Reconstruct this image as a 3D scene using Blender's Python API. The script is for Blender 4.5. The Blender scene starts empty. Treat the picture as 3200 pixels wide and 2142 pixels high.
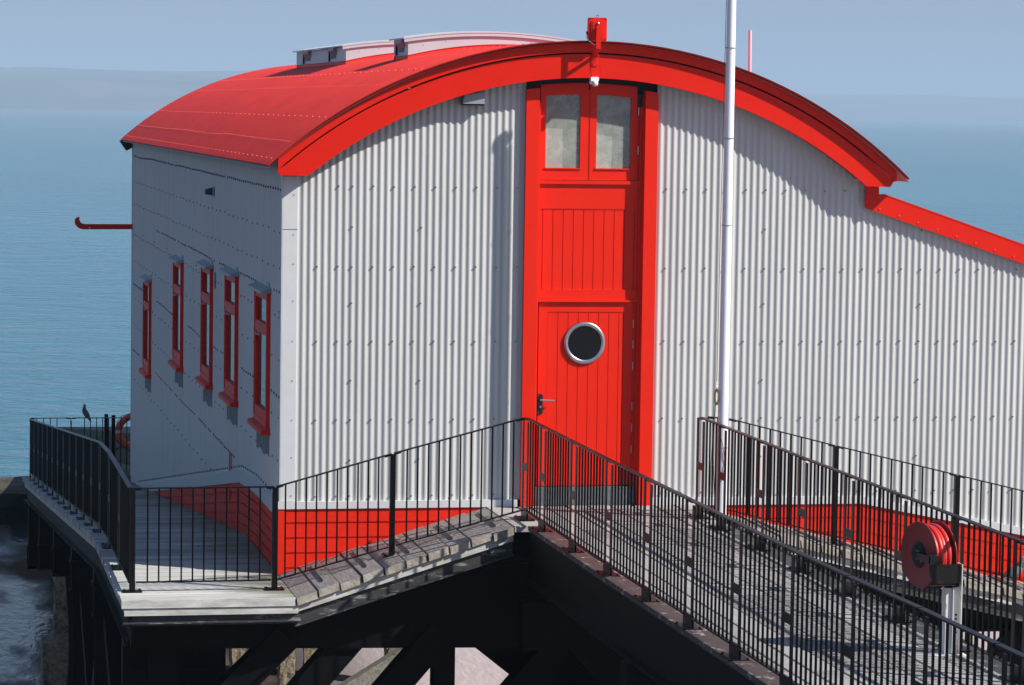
import bpy, math, random
from math import sin, cos, pi, sqrt, radians, atan2
from mathutils import Vector
random.seed(7)
SC = bpy.context.scene
COL = SC.collection

# ------------------------------------------------------------------ camera
YAW = math.atan(1920/9600); PIT = math.atan(727/9600); ROLL = 0.015
CAMLOC = Vector((-4.069, -33.094, 4.371))
fw = Vector((sin(YAW)*cos(PIT), cos(YAW)*cos(PIT), -sin(PIT)))
r0 = Vector((cos(YAW), -sin(YAW), 0)); u0 = r0.cross(fw)
rt = cos(ROLL)*r0 + sin(ROLL)*u0; up = -sin(ROLL)*r0 + cos(ROLL)*u0
cam = bpy.data.cameras.new('camera'); cam.sensor_width = 36; cam.lens = 36*9600/3200
cam.clip_start = 0.5; cam.clip_end = 60000
camo = bpy.data.objects.new('camera', cam); COL.objects.link(camo)
from mathutils import Matrix
m = Matrix((rt, up, -fw)).transposed().to_4x4(); m.translation = CAMLOC
camo.matrix_world = m
SC.camera = camo

# ------------------------------------------------------------------ light
SUN = Vector((0.665, -0.398, 0.633)).normalized()
w = bpy.data.worlds.new('World'); SC.world = w; w.use_nodes = True
wn = w.node_tree; wn.nodes.clear()
sky = wn.nodes.new('ShaderNodeTexSky'); sky.sky_type = 'NISHITA'; sky.sun_disc = False
sky.sun_elevation = math.asin(SUN.z); sky.sun_rotation = atan2(SUN.x, SUN.y)
sky.altitude = 0; sky.air_density = 1.0; sky.dust_density = 0.6; sky.ozone_density = 2.5
tint = wn.nodes.new('ShaderNodeMixRGB'); tint.blend_type = 'MULTIPLY'; tint.inputs[0].default_value = 1
tint.inputs[2].default_value = (0.80, 0.88, 1.0, 1)
bg = wn.nodes.new('ShaderNodeBackground'); bg.inputs[1].default_value = 0.068
wo = wn.nodes.new('ShaderNodeOutputWorld')
wtc = wn.nodes.new('ShaderNodeTexCoord'); wsx = wn.nodes.new('ShaderNodeSeparateXYZ'); wn.links.new(wtc.outputs['Generated'], wsx.inputs[0])
wmr = wn.nodes.new('ShaderNodeMapRange'); wmr.inputs[1].default_value = 0.0; wmr.inputs[2].default_value = 0.30; wmr.inputs[3].default_value = 1; wmr.inputs[4].default_value = 0
wmr.interpolation_type = 'SMOOTHSTEP'; wn.links.new(wsx.outputs[2], wmr.inputs[0])
mist = wn.nodes.new('ShaderNodeMixRGB'); mist.inputs[2].default_value = (2.60, 3.10, 4.10, 1)    # misty band above the horizon
wn.links.new(wmr.outputs[0], mist.inputs[0])
wn.links.new(sky.outputs[0], tint.inputs[1]); wn.links.new(tint.outputs[0], mist.inputs[1]); wn.links.new(mist.outputs[0], bg.inputs[0]); wn.links.new(bg.outputs[0], wo.inputs[0])
sl = bpy.data.lights.new('sun', 'SUN'); sl.energy = 4.2; sl.angle = radians(0.53); sl.color = (1, 0.96, 0.9)
so = bpy.data.objects.new('sun', sl); COL.objects.link(so); so.location = (20, -20, 30)
so.rotation_euler = (-SUN).to_track_quat('-Z', 'Y').to_euler()
SC.view_settings.view_transform = 'Standard'; SC.view_settings.look = 'None'
SC.view_settings.exposure = 0.72; SC.view_settings.gamma = 1
SC.cycles.max_bounces = 8; SC.cycles.transparent_max_bounces = 12; SC.cycles.volume_bounces = 0

# ------------------------------------------------------------------ materials
def mat(name, col, rough=0.6, metal=0.0, spec=0.5, var=0.0, vscale=4.0, col2=None, stretch=(1, 1, 1), bump=0.0, bscale=40.0,
        bstretch=None, stain=None, coat=0.0):
    """principled with noise variation between col and col2, optional stain=(colour, scale, threshold, stretch)"""
    m = bpy.data.materials.new(name); m.use_nodes = True
    nt = m.node_tree; N = nt.nodes; L = nt.links
    b = N['Principled BSDF']
    b.inputs['Roughness'].default_value = rough; b.inputs['Metallic'].default_value = metal
    b.inputs['Specular IOR Level'].default_value = spec
    b.inputs['Coat Weight'].default_value = coat
    tc = N.new('ShaderNodeTexCoord')
    def mapped(s):
        mp = N.new('ShaderNodeMapping'); mp.inputs['Scale'].default_value = s
        L.new(tc.outputs['Object'], mp.inputs[0]); return mp.outputs[0]
    out = None
    c = tuple(col)+(1,)
    if var > 0 or col2:
        c2 = tuple(col2)+(1,) if col2 else tuple(x*(1-var) for x in col)+(1,)
        n = N.new('ShaderNodeTexNoise'); n.inputs['Scale'].default_value = vscale; n.inputs['Detail'].default_value = 6
        n.inputs['Roughness'].default_value = 0.65
        L.new(mapped(stretch), n.inputs['Vector'])
        r = N.new('ShaderNodeValToRGB'); r.color_ramp.elements[0].position = 0.35; r.color_ramp.elements[1].position = 0.65
        r.color_ramp.elements[0].color = c2; r.color_ramp.elements[1].color = c
        L.new(n.outputs[0], r.inputs[0]); out = r.outputs[0]
    if stain:
        sc, ss, th, st = stain
        n2 = N.new('ShaderNodeTexNoise'); n2.inputs['Scale'].default_value = ss; n2.inputs['Detail'].default_value = 8
        n2.inputs['Roughness'].default_value = 0.7
        L.new(mapped(st), n2.inputs['Vector'])
        r2 = N.new('ShaderNodeValToRGB'); r2.color_ramp.elements[0].position = th; r2.color_ramp.elements[1].position = min(1, th+0.08)
        r2.color_ramp.elements[0].color = (0, 0, 0, 1); r2.color_ramp.elements[1].color = (1, 1, 1, 1)
        L.new(n2.outputs[0], r2.inputs[0])
        mx = N.new('ShaderNodeMixRGB'); mx.inputs[2].default_value = tuple(sc)+(1,)
        L.new(r2.outputs[0], mx.inputs[0])
        if out: L.new(out, mx.inputs[1])
        else: mx.inputs[1].default_value = c
        out = mx.outputs[0]
    if out: L.new(out, b.inputs['Base Color'])
    else: b.inputs['Base Color'].default_value = c
    if bump:
        n3 = N.new('ShaderNodeTexNoise'); n3.inputs['Scale'].default_value = bscale; n3.inputs['Detail'].default_value = 5
        L.new(mapped(bstretch or stretch), n3.inputs['Vector'])
        bp = N.new('ShaderNodeBump'); bp.inputs['Strength'].default_value = bump; bp.inputs['Distance'].default_value = 0.02
        L.new(n3.outputs[0], bp.inputs['Height']); L.new(bp.outputs[0], b.inputs['Normal'])
    return m

M = {}
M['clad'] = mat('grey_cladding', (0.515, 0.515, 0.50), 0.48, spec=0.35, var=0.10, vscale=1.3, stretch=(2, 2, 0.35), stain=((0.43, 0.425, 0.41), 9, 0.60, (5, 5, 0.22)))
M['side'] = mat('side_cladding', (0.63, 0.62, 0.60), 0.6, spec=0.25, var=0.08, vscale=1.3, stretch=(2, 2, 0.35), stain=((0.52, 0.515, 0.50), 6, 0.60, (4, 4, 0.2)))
M['trim'] = mat('pale_flashing', (0.60, 0.60, 0.60), 0.4, var=0.05, vscale=5)
M['red'] = mat('red_gloss_paint', (0.70, 0.012, 0.0022), 0.45, spec=0.2, var=0.06, vscale=3, bump=0.02, bscale=8)
M['redw'] = mat('red_painted_boards', (0.76, 0.020, 0.0045), 0.5, spec=0.2, var=0.12, vscale=6, stretch=(1, 1, 3), stain=((0.5, 0.06, 0.04), 14, 0.68, (1, 1, 2)), bump=0.05, bscale=30)
M['roof'] = mat('red_roof_sheet', (0.93, 0.050, 0.032), 0.55, spec=0.3, var=0.12, vscale=1.2, stretch=(1.5, 0.6, 1.5), stain=((0.85, 0.16, 0.13), 7, 0.69, (1, 0.3, 1)))
M['under'] = mat('roof_underside', (0.30, 0.31, 0.32), 0.6)
M['dark'] = mat('dark_paint_and_shade', (0.006, 0.006, 0.007), 0.5, spec=0.3, var=0.3, vscale=8)
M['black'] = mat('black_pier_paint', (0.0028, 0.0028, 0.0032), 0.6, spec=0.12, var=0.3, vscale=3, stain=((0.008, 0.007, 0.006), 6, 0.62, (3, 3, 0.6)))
M['bar'] = mat('black_baluster_paint', (0.0012, 0.0012, 0.0015), 0.5, spec=0.10)
M['rail'] = mat('black_rail_paint', (0.0025, 0.0025, 0.003), 0.38, var=0.3, vscale=20, spec=0.22)
M['wood'] = mat('weathered_deck_boards', (0.62, 0.61, 0.58), 0.75, col2=(0.36, 0.35, 0.32), vscale=3.2, stretch=(0.35, 7, 5), bump=0.45, bscale=10, bstretch=(0.5, 12, 6), stain=((0.15, 0.145, 0.10), 2.2, 0.60, (0.35, 3.2, 1)))
def deckmat(name, c1, c2):
    m = mat(name, c1, 0.75, col2=c2, vscale=3.2, stretch=(0.35, 7, 5), bump=0.45, bscale=10, bstretch=(0.5, 12, 6))
    nt = m.node_tree; N = nt.nodes; L = nt.links; b = N['Principled BSDF']; src = b.inputs['Base Color'].links[0].from_socket
    tc = N.new('ShaderNodeTexCoord'); sx = N.new('ShaderNodeSeparateXYZ'); L.new(tc.outputs['Object'], sx.inputs[0])
    mp = N.new('ShaderNodeMapping'); mp.inputs['Scale'].default_value = (0.5, 2.2, 1); L.new(tc.outputs['Object'], mp.inputs[0])
    n = N.new('ShaderNodeTexNoise'); n.inputs['Scale'].default_value = 1.6; n.inputs['Detail'].default_value = 6; L.new(mp.outputs[0], n.inputs['Vector'])
    a = N.new('ShaderNodeMath'); a.operation = 'MULTIPLY_ADD'; a.inputs[1].default_value = 0.42; L.new(sx.outputs[0], a.inputs[0]); L.new(n.outputs[0], a.inputs[2])
    r = N.new('ShaderNodeMapRange'); r.inputs[1].default_value = 0.52; r.inputs[2].default_value = 0.86; r.inputs[4].default_value = 0.85; L.new(a.outputs[0], r.inputs[0])
    mx = N.new('ShaderNodeMixRGB'); mx.inputs[2].default_value = (0.13, 0.135, 0.075, 1); L.new(r.outputs[0], mx.inputs[0]); L.new(src, mx.inputs[1]); L.new(mx.outputs[0], b.inputs['Base Color'])
    return m
M['wooda'] = deckmat('algae_tinged_boards', (0.60, 0.59, 0.56), (0.36, 0.35, 0.32))
M['woodb'] = deckmat('darker_deck_boards', (0.44, 0.43, 0.40), (0.24, 0.235, 0.21))
M['woodc'] = deckmat('bleached_deck_boards', (0.68, 0.67, 0.64), (0.48, 0.47, 0.43))
M['woodr'] = mat('weathered_ramp_boards', (0.33, 0.30, 0.28), 0.8, col2=(0.17, 0.15, 0.135), vscale=5, stretch=(14, 0.8, 5), bump=0.45, bscale=14, bstretch=(16, 1.0, 6), stain=((0.19, 0.18, 0.10), 3.0, 0.63, (1.4, 1, 1)))
M['wooden'] = mat('timber_end_grain', (0.27, 0.225, 0.17), 0.85, col2=(0.44, 0.41, 0.35), vscale=7, bump=0.4, bscale=30, stain=((0.22, 0.22, 0.09), 5, 0.62, (1, 1, 1)))
M['board'] = mat('pale_edge_board', (0.60, 0.59, 0.55), 0.7, col2=(0.38, 0.37, 0.33), vscale=4, stretch=(1, 1, 5), bump=0.15, bscale=25, stain=((0.15, 0.14, 0.10), 5, 0.66, (0.8, 1, 4)))
M['worn'] = mat('worn_steel_angle', (0.035, 0.034, 0.034), 0.6, stain=((0.22, 0.22, 0.21), 7, 0.56, (0.5, 0.5, 3)), bump=0.2, bscale=40)
M['kerb'] = mat('flaking_brown_flange', (0.075, 0.050, 0.045), 0.6, var=0.3, vscale=9, stain=((0.34, 0.29, 0.27), 7, 0.57, (1.4, 0.8, 1)), bump=0.2)
M['grip'] = mat('ribbed_walkway_boards', (0.385, 0.36, 0.345), 0.8, col2=(0.31, 0.29, 0.28), vscale=4, stretch=(8, 0.6, 5), bump=0.15, bscale=10, bstretch=(14, 1, 6), stain=((0.25, 0.235, 0.23), 3, 0.62, (3, 0.8, 1)))
M['door'] = mat('red_door_paint', (0.76, 0.018, 0.004), 0.42, spec=0.2, var=0.05, vscale=4)
M['steel'] = mat('brushed_stainless', (0.62, 0.62, 0.63), 0.28, metal=1, var=0.15, vscale=30)
M['white'] = mat('white_pole_paint', (0.82, 0.83, 0.86), 0.30, var=0.04, vscale=6, stain=((0.55, 0.5, 0.45), 12, 0.72, (3, 3, 1)), coat=0.3)
M['plas'] = mat('white_plastic', (0.80, 0.80, 0.78), 0.35)
M['sill'] = mat('grey_concrete_step', (0.13, 0.14, 0.155), 0.7, var=0.3, vscale=12, stain=((0.32, 0.33, 0.35), 16, 0.66, (1, 1, 2)))
M['int'] = mat('dim_interior', (0.17, 0.19, 0.16), 0.9, vscale=7, col2=(0.10, 0.115, 0.085))
M['blind'] = mat('cream_interior_board', (0.95, 0.93, 0.82), 0.8)
M['greyl'] = mat('lead_grey_hood', (0.30, 0.32, 0.35), 0.5, var=0.2, vscale=20)
M['lead'] = mat('dull_lead', (0.20, 0.21, 0.235), 0.6, var=0.15, vscale=12)
M['mon'] = mat('pale_vent_cladding', (0.53, 0.555, 0.575), 0.45, var=0.05, vscale=3)
M['conc'] = mat('barnacled_pile', (0.30, 0.24, 0.16), 0.95, col2=(0.13, 0.105, 0.07), vscale=9, bump=1.0, bscale=22, stain=((0.045, 0.05, 0.03), 3.5, 0.55, (1, 1, 1)))
M['concg'] = mat('grey_concrete_brace', (0.30, 0.28, 0.24), 0.9, col2=(0.17, 0.16, 0.13), vscale=12, bump=0.8, bscale=25, stain=((0.09, 0.10, 0.06), 4, 0.58, (1, 1, 1)))
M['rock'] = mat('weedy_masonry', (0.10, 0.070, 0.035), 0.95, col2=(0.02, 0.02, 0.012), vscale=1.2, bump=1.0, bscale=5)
M['rockshade'] = mat('shaded_rock_face', (0.010, 0.011, 0.009), 0.9, col2=(0.004, 0.004, 0.004), vscale=2, bump=1.0, bscale=6, spec=0.1)  # breakwater front: shade painted in as near-black rock
M['buoy'] = mat('orange_lifebuoy', (0.90, 0.11, 0.03), 0.5, var=0.1)
M['tape'] = mat('grey_reflective_tape', (0.55, 0.58, 0.60), 0.35)
M['reel'] = mat('dull_red_reel', (0.30, 0.022, 0.024), 0.42, var=0.2, vscale=14, stretch=(1, 1, 0.25))
M['hose'] = mat('red_rubber_hose', (0.62, 0.035, 0.025), 0.4, var=0.1, vscale=10)
M['rust'] = mat('rusty_painted_steel', (0.72, 0.72, 0.70), 0.45, stain=((0.45, 0.22, 0.07), 3.2, 0.57, (3, 3, 1.4)), var=0.08)
M['bkt'] = mat('dark_galvanised_bracket', (0.012, 0.012, 0.012), 0.3, spec=0.35, stain=((0.07, 0.03, 0.015), 12, 0.6, (1, 1, 1)))
M['label'] = mat('printed_label', (0.55, 0.52, 0.50), 0.6)
M['rope'] = mat('weathered_rope', (0.11, 0.10, 0.06), 0.9, var=0.4, vscale=60)
M['pigeon'] = mat('slate_feathers', (0.06, 0.065, 0.085), 0.7, col2=(0.16, 0.16, 0.19), vscale=16)
M['pwhite'] = mat('pale_feathers', (0.55, 0.53, 0.53), 0.8)
M['pneck'] = mat('green_neck_sheen', (0.03, 0.05, 0.03), 0.4)
M['beak'] = mat('dark_horn', (0.04, 0.035, 0.03), 0.5)
M['foot'] = mat('pink_leg_skin', (0.35, 0.10, 0.09), 0.6)
M['stump'] = mat('black_screw_washer', (0.045, 0.048, 0.06), 0.5)
M['screw'] = mat('grey_screw_head', (0.16, 0.165, 0.17), 0.35)
M['redscrew'] = mat('red_screw_cap', (0.90, 0.10, 0.07), 0.45)
M['cyan'] = mat('blue_rope_bag', (0.02, 0.12, 0.4), 0.6)

def glassmat():
    m = bpy.data.materials.new('window_glass'); m.use_nodes = True; nt = m.node_tree; N = nt.nodes; L = nt.links
    b = N['Principled BSDF']; b.inputs['Base Color'].default_value = (0.03, 0.045, 0.05, 1); b.inputs['Roughness'].default_value = 0.04
    b.inputs['Specular IOR Level'].default_value = 1.0; b.inputs['IOR'].default_value = 2.3
    return m
M['glass'] = glassmat()
def glass2():
    m = bpy.data.materials.new('dusty_glass_reflection'); m.use_nodes = True; nt = m.node_tree; N = nt.nodes; L = nt.links
    b = N['Principled BSDF']; b.inputs['Roughness'].default_value = 0.12
    tc = N.new('ShaderNodeTexCoord'); n = N.new('ShaderNodeTexNoise'); n.inputs['Scale'].default_value = 9; n.inputs['Detail'].default_value = 10
    n.inputs['Distortion'].default_value = 0.6
    L.new(tc.outputs['Object'], n.inputs['Vector'])
    r = N.new('ShaderNodeValToRGB'); r.color_ramp.elements[0].position = 0.38; r.color_ramp.elements[0].color = (0.36, 0.40, 0.34, 1)  # greenish hill reflection painted into the pane colour along with the dirt
    r.color_ramp.elements[1].position = 0.7; r.color_ramp.elements[1].color = (0.52, 0.55, 0.50, 1)
    L.new(n.outputs[0], r.inputs[0]); L.new(r.outputs[0], b.inputs['Base Color'])
    t = N.new('ShaderNodeBsdfTransparent'); mx = N.new('ShaderNodeMixShader'); mx.inputs[0].default_value = 0.45
    L.new(t.outputs[0], mx.inputs[1]); L.new(b.outputs[0], mx.inputs[2]); L.new(mx.outputs[0], N['Material Output'].inputs[0])
    return m
M['glass2'] = glass2()

# ------------------------------------------------------------------ mesh helpers
class MB:
    def __init__(s): s.v = []; s.f = []; s.mi = []; s.sm = []
    def add(s, vs, fs, mi=0, smooth=False):
        o = len(s.v); s.v += [tuple(v) for v in vs]
        for f in fs: s.f.append(tuple(i+o for i in f)); s.mi.append(mi); s.sm.append(smooth)
    def box(s, x0, x1, y0, y1, z0, z1, mi=0):
        s.add([(x0,y0,z0),(x1,y0,z0),(x1,y1,z0),(x0,y1,z0),(x0,y0,z1),(x1,y0,z1),(x1,y1,z1),(x0,y1,z1)],
              [(0,3,2,1),(4,5,6,7),(0,1,5,4),(1,2,6,5),(2,3,7,6),(3,0,4,7)], mi)
    def hexa(s, b, t, mi=0):
        """b,t: 4 bottom and 4 top corners, counter-clockwise seen from above"""
        s.add(list(b)+list(t), [(0,3,2,1),(4,5,6,7),(0,1,5,4),(1,2,6,5),(2,3,7,6),(3,0,4,7)], mi)
    def beam(s, a, b, wdt, hgt, up=(0,0,1), mi=0):
        a = Vector(a); b = Vector(b); d = (b-a).normalized(); u = Vector(up); sd = d.cross(u)
        if sd.length < 1e-5: sd = Vector((1,0,0))
        sd.normalize(); u = sd.cross(d).normalized(); sd *= wdt/2; u *= hgt/2
        s.hexa([a-sd-u, a+sd-u, b+sd-u, b-sd-u], [a-sd+u, a+sd+u, b+sd+u, b-sd+u], mi)
    def prism(s, poly, axis, c0, c1, mi=0, smooth=False):
        """extrude a 2-D polygon along an axis (0,1,2); poly in remaining coordinates in order"""
        n = len(poly)
        def P(p, c):
            if axis == 1: return (p[0], c, p[1])
            if axis == 0: return (c, p[0], p[1])
            return (p[0], p[1], c)
        vs = [P(p, c0) for p in poly]+[P(p, c1) for p in poly]
        s.add(vs, [tuple(range(n)), tuple(range(2*n-1, n-1, -1))], mi)
        o = len(s.v)-2*n
        for i in range(n):
            j = (i+1) % n; s.f.append((o+j, o+i, o+n+i, o+n+j)); s.mi.append(mi); s.sm.append(smooth)
    def tube(s, pts, r, n=8, mi=0, caps=True, smooth=True):
        pts = [Vector(p) for p in pts]; rs = r if isinstance(r, (list, tuple)) else [r]*len(pts)
        rings = []; prev = None
        for i, p in enumerate(pts):
            d = (pts[min(i+1, len(pts)-1)]-pts[max(i-1, 0)]).normalized()
            u = prev if prev is not None else (Vector((0,0,1)) if abs(d.z) < 0.9 else Vector((1,0,0)))
            a = (u - d*u.dot(d)).normalized(); b = d.cross(a); prev = a
            rings.append([p+(a*cos(2*pi*k/n)+b*sin(2*pi*k/n))*rs[i] for k in range(n)])
        vs = [v for ring in rings for v in ring]; fs = []
        for i in range(len(pts)-1):
            for k in range(n):
                k2 = (k+1) % n; fs.append((i*n+k, i*n+k2, (i+1)*n+k2, (i+1)*n+k))
        s.add(vs, fs, mi, smooth)
        if caps:
            s.add(rings[0], [tuple(range(n-1, -1, -1))], mi); s.add(rings[-1], [tuple(range(n))], mi)
    def lathe(s, prof, c, axis=(0,0,1), n=32, mi=0, smooth=True, closed=False):
        """prof: list of (radius, height) revolved about axis through c"""
        ax = Vector(axis).normalized(); a = ax.orthogonal().normalized(); b = ax.cross(a); c = Vector(c)
        vs = []; m_ = len(prof)
        for k in range(n):
            t = 2*pi*k/n
            for (r, h) in prof: vs.append(c+ax*h+(a*cos(t)+b*sin(t))*r)
        fs = []
        for k in range(n):
            k2 = (k+1) % n
            for i in range(m_ if closed else m_-1):
                i2 = (i+1) % m_
                fs.append((k*m_+i, k2*m_+i, k2*m_+i2, k*m_+i2))
        s.add(vs, fs, mi, smooth)
    def stud(s, p, nrm, r=0.0105, h=0.016, mi=1):
        p = Vector(p); nrm = Vector(nrm).normalized(); a = nrm.orthogonal().normalized(); b = nrm.cross(a)
        vs = [p+(a*cos(pi*k/3)+b*sin(pi*k/3))*r for k in range(6)]+[p+nrm*h*0.75+(a*cos(pi*k/3)+b*sin(pi*k/3))*r*0.75 for k in range(6)]
        s.add(vs, [(k, (k+1) % 6, 6+(k+1) % 6, 6+k) for k in range(6)]+[tuple(range(6, 12))], mi)
    def sphere(s, c, r, sc=(1,1,1), n=16, mi=0):
        vs = []; fs = []; h = n//2
        for i in range(h+1):
            ph = pi*i/h
            for k in range(n):
                t = 2*pi*k/n; vs.append((c[0]+r*sc[0]*sin(ph)*cos(t), c[1]+r*sc[1]*sin(ph)*sin(t), c[2]+r*sc[2]*cos(ph)))
        for i in range(h):
            for k in range(n):
                k2 = (k+1) % n; fs.append((i*n+k, (i+1)*n+k, (i+1)*n+k2, i*n+k2))
        s.add(vs, fs, mi, True)
    def build(s, name, mats, parent=None, label=None):
        if not isinstance(mats, (list, tuple)): mats = [mats]
        off = Vector((0,0,0)); p = parent
        while p is not None: off += p.location; p = p.parent
        me = bpy.data.meshes.new(name)
        me.from_pydata([(v[0]-off.x, v[1]-off.y, v[2]-off.z) for v in s.v], [], s.f)
        for mm in mats: me.materials.append(M[mm] if isinstance(mm, str) else mm)
        me.polygons.foreach_set('material_index', s.mi); me.polygons.foreach_set('use_smooth', s.sm)
        me.update()
        o = bpy.data.objects.new(name, me); COL.objects.link(o)
        if parent is not None: o.parent = parent
        if label: o['label'] = label
        return o

def thing(name, label, cat, loc=(0,0,0), group=None):
    o = bpy.data.objects.new(name, None); COL.objects.link(o); o.location = loc; o.empty_display_size = 0.2
    o['label'] = label; o['category'] = cat
    if group: o['group'] = group
    return o
def tag(o, label, cat, group=None, kind=None):
    o['label'] = label; o['category'] = cat
    if group: o['group'] = group
    if kind: o['kind'] = kind
    return o
def struct(o, kind='structure'): o['kind'] = kind; return o

P3 = 0.0762      # corrugation pitch
# ================================================================== BUILDING
bld = thing('lifeboat_station', 'grey corrugated boathouse on the pier with curved red roof and tall red door', 'building', (3.3, 0, 0))
BCX, BCZ, BR = 3.349, -0.198, 4.929      # underside arc of the fascia
RCX, RCZ, RR = 3.352, -0.102, 5.238      # outer surface of the roof
LEN = 21.8
def arc_z(x, r=5.10, cx=3.352, cz=-0.12):
    d = r*r-(x-cx)**2
    return cz+sqrt(d) if d > 0 else cz
def verge_top(x): return 3.473-0.333*(x-6.784)
def base_z(x): return 0.075 if x < 6.6 else 0.075-0.2*(x-6.6)
def corr_wall(mb, x0, x1, phase, ztop, zbot, amp=0.0072, y0=0.0):
    n = int((x1-x0)/P3*8); vs = []; fs = []
    for i in range(n+1):
        x = x0+(x1-x0)*i/n; y = y0-amp*cos(2*pi*(x-phase)/P3)
        vs += [(x, y, zbot(x)), (x, y, ztop(x))]
    for i in range(n): fs.append((2*i, 2*i+2, 2*i+3, 2*i+1))
    mb.add(vs, fs, 0, True)
ROWS = [(3.52, 2), (3.08, 10), (2.645, 2), (2.25, 10), (1.83, 2), (1.40, 10), (0.97, 2), (0.53, 10), (0.13, 2)]
def ztopw(x):
    if x < 6.70: return arc_z(x) if x > 0.0 else 3.8
    return verge_top(x)-0.05
wallm = MB()
corr_wall(wallm, 0.155, 2.665, 0.379, ztopw, base_z)
for z, k in ROWS:
    n = 0; i = -1; seq = [0,3,5,8,11,14,17,20,23,26,29] if k == 2 else [5, 15.0, 29]
    for q in seq:
        if z > 3.3 and q < 2: continue
        if k == 10 and q == 29: continue
        wallm.stud((0.379+P3*q, -0.009, z+random.uniform(-.004, .004)), (0,-1,0))
wallm.build('front_wall', ['clad', 'screw'], bld)
wallm = MB()
corr_wall(wallm, 4.15, 12.0, 4.27, ztopw, base_z)
wm = wallm
for z, k in ROWS:
    for q in range(0, 100, 3):
        if k == 10 and q % 24 not in (15,): continue
        x = 4.27+P3*q
        if z > ztopw(x)-0.12 or z < base_z(x)+0.03: continue
        wm.stud((x, -0.009, z+random.uniform(-.004, .004)), (0,-1,0), mi=1)
wm.build('front_wall', ['clad', 'screw'], bld)
# corner flashing
cm = MB()
cm.prism([(0.0, 0.115), (0.158, 0.0), (0.158, 3.75), (0.0, 3.75)], 1, 0, 0.001) if False else None
cm.box(-0.004, 0.158, -0.016, -0.006, 0.08, 3.62)
cm.box(-0.012, -0.002, -0.016, 0.06, 0.08, 3.62)
for z in (3.42, 2.99, 2.67, 2.27, 1.83, 1.40, 0.97, 0.56, 0.14):
    cm.stud((0.118, -0.016, z), (0,-1,0), 0.007, 0.009)
cm.box(-0.0045, 0.159, -0.0175, -0.0165, 3.042, 3.048, 2)
cm.build('corner_flashing', ['trim', 'screw', 'stump'], bld)
# base flashing along the front
tm = MB()
def strip(mb, xs, ztop, zbot, y0, y1, mi=0):
    for a, b in zip(xs[:-1], xs[1:]):
        mb.hexa([(a,y0,zbot(a)),(b,y0,zbot(b)),(b,y1,zbot(b)),(a,y1,zbot(a))], [(a,y0,ztop(a)),(b,y0,ztop(b)),(b,y1,ztop(b)),(a,y1,ztop(a))], mi)
xsr = [4.13, 5.4, 6.6, 7.8, 9.0, 12.0]
strip(tm, [-0.03, 1.2, 2.63], lambda x: base_z(x)+0.002, lambda x: -0.002, -0.045, 0.0)
tm.build('base_flashing', 'trim', bld); tm = MB()
strip(tm, xsr, lambda x: base_z(x)+0.002, lambda x: base_z(x)-0.083, -0.045, 0.0)
tm.build('base_flashing', 'trim', bld)
# red plinth boards (front)
def plinth_floor(x):
    if x < 0: return -0.8
    if x < 2.35: return -0.75+0.31*x
    return -0.06
pm = MB()
z = -0.004
bw = 0.165
def pl_right_floor(x): return -0.02-0.245*(x-4.7)-0.12
k = 0
while z > -0.85:
    zb = z-bw
    # left part: board clipped by the ramp (boards simply run behind it)
    x1 = min(2.62, max(0.1, (z+0.86)/0.31+0.3))
    yy = -0.022 if k else -0.024
    pm.box(0.0, x1, yy, 0.02, zb+0.020, z)
    pm.box(0.0, x1, yy+0.02, 0.02, zb, zb+0.020)
    z = zb; k += 1
pm.box(-0.024, 0.055, -0.034, 0.03, -0.9, -0.004)
for (xa, xb) in ((4.6, 6.59), (6.63, 9.0), (9.04, 12.0)):
    z0 = 0
    for k in range(5):
        za0 = base_z(xa)-0.085-bw*k; zb0 = base_z(xb)-0.085-bw*k
        pm.hexa([(xa,-0.022,za0-bw+0.012),(xb,-0.022,zb0-bw+0.012),(xb,0.02,zb0-bw+0.012),(xa,0.02,za0-bw+0.012)],
                [(xa,-0.022,za0),(xb,-0.022,zb0),(xb,0.02,zb0),(xa,0.02,za0)])
        pm.hexa([(xa,-0.004,za0-bw),(xb,-0.004,zb0-bw),(xb,0.02,zb0-bw),(xa,0.02,za0-bw)],
                [(xa,-0.004,za0-bw+0.012),(xb,-0.004,zb0-bw+0.012),(xb,0.02,zb0-bw+0.012),(xa,0.02,za0-bw+0.012)])
pm.box(6.592, 6.628, -0.027, 0.02, -1.1, -0.012)
pm.box(9.002, 9.038, -0.027, 0.02, -1.4, base_z(9)-0.09)
pm.build('plinth_boards', 'redw', bld)

# ---- left side wall (plane x=0)
def wz_floor(y): return -0.72 if y < 3.2 else -0.72-0.088*(y-3.2)
def wz_plinth(y): return 0.0 if y < 2.2 else (-0.05*(y-2.2) if y < 3.7 else -0.075-0.1335*(y-3.7))
lm = MB(); n = int(LEN/P3*6); vs = []; fs = []
for i in range(n+1):
    y = 0.02+(LEN-0.04)*i/n; x = 0.009*cos(2*pi*y/P3)
    vs += [(x-0.002, y, wz_plinth(y)), (x-0.002, y, 3.86)]
for i in range(n): fs.append((2*i, 2*i+1, 2*i+3, 2*i+2))
lm.add(vs, fs, 0, True)
WINS = [(0.95, 2.20, 0.78, 2.29), (4.25, 5.52, 0.77, 2.29), (7.35, 8.62, 0.70, 2.22), (11.66, 12.98, 0.56, 2.07), (17.42, 18.72, -0.05, 1.46)]
def inwin(y, z):
    for (a, b, c, d) in WINS:
        if a-0.12 < y < b+0.12 and c-0.1 < z < d+0.12: return True
    return False
xo = -0.011
segs = {3.467: [(0.1, 21.5)], 2.35: [(0.15, 0.7), (2.4, 6.6), (7.2, 12.6), (13.0, 16.5)], 1.21: [(0.1, 0.85), (2.4, 4.0), (5.8, 7.2), (9.0, 11.0), (13.3, 16.3), (19.0, 21.5)],
        0.047: [(4.6, 9.3), (9.8, 12.8), (13.4, 16.6), (20, 21.5)]}
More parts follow.
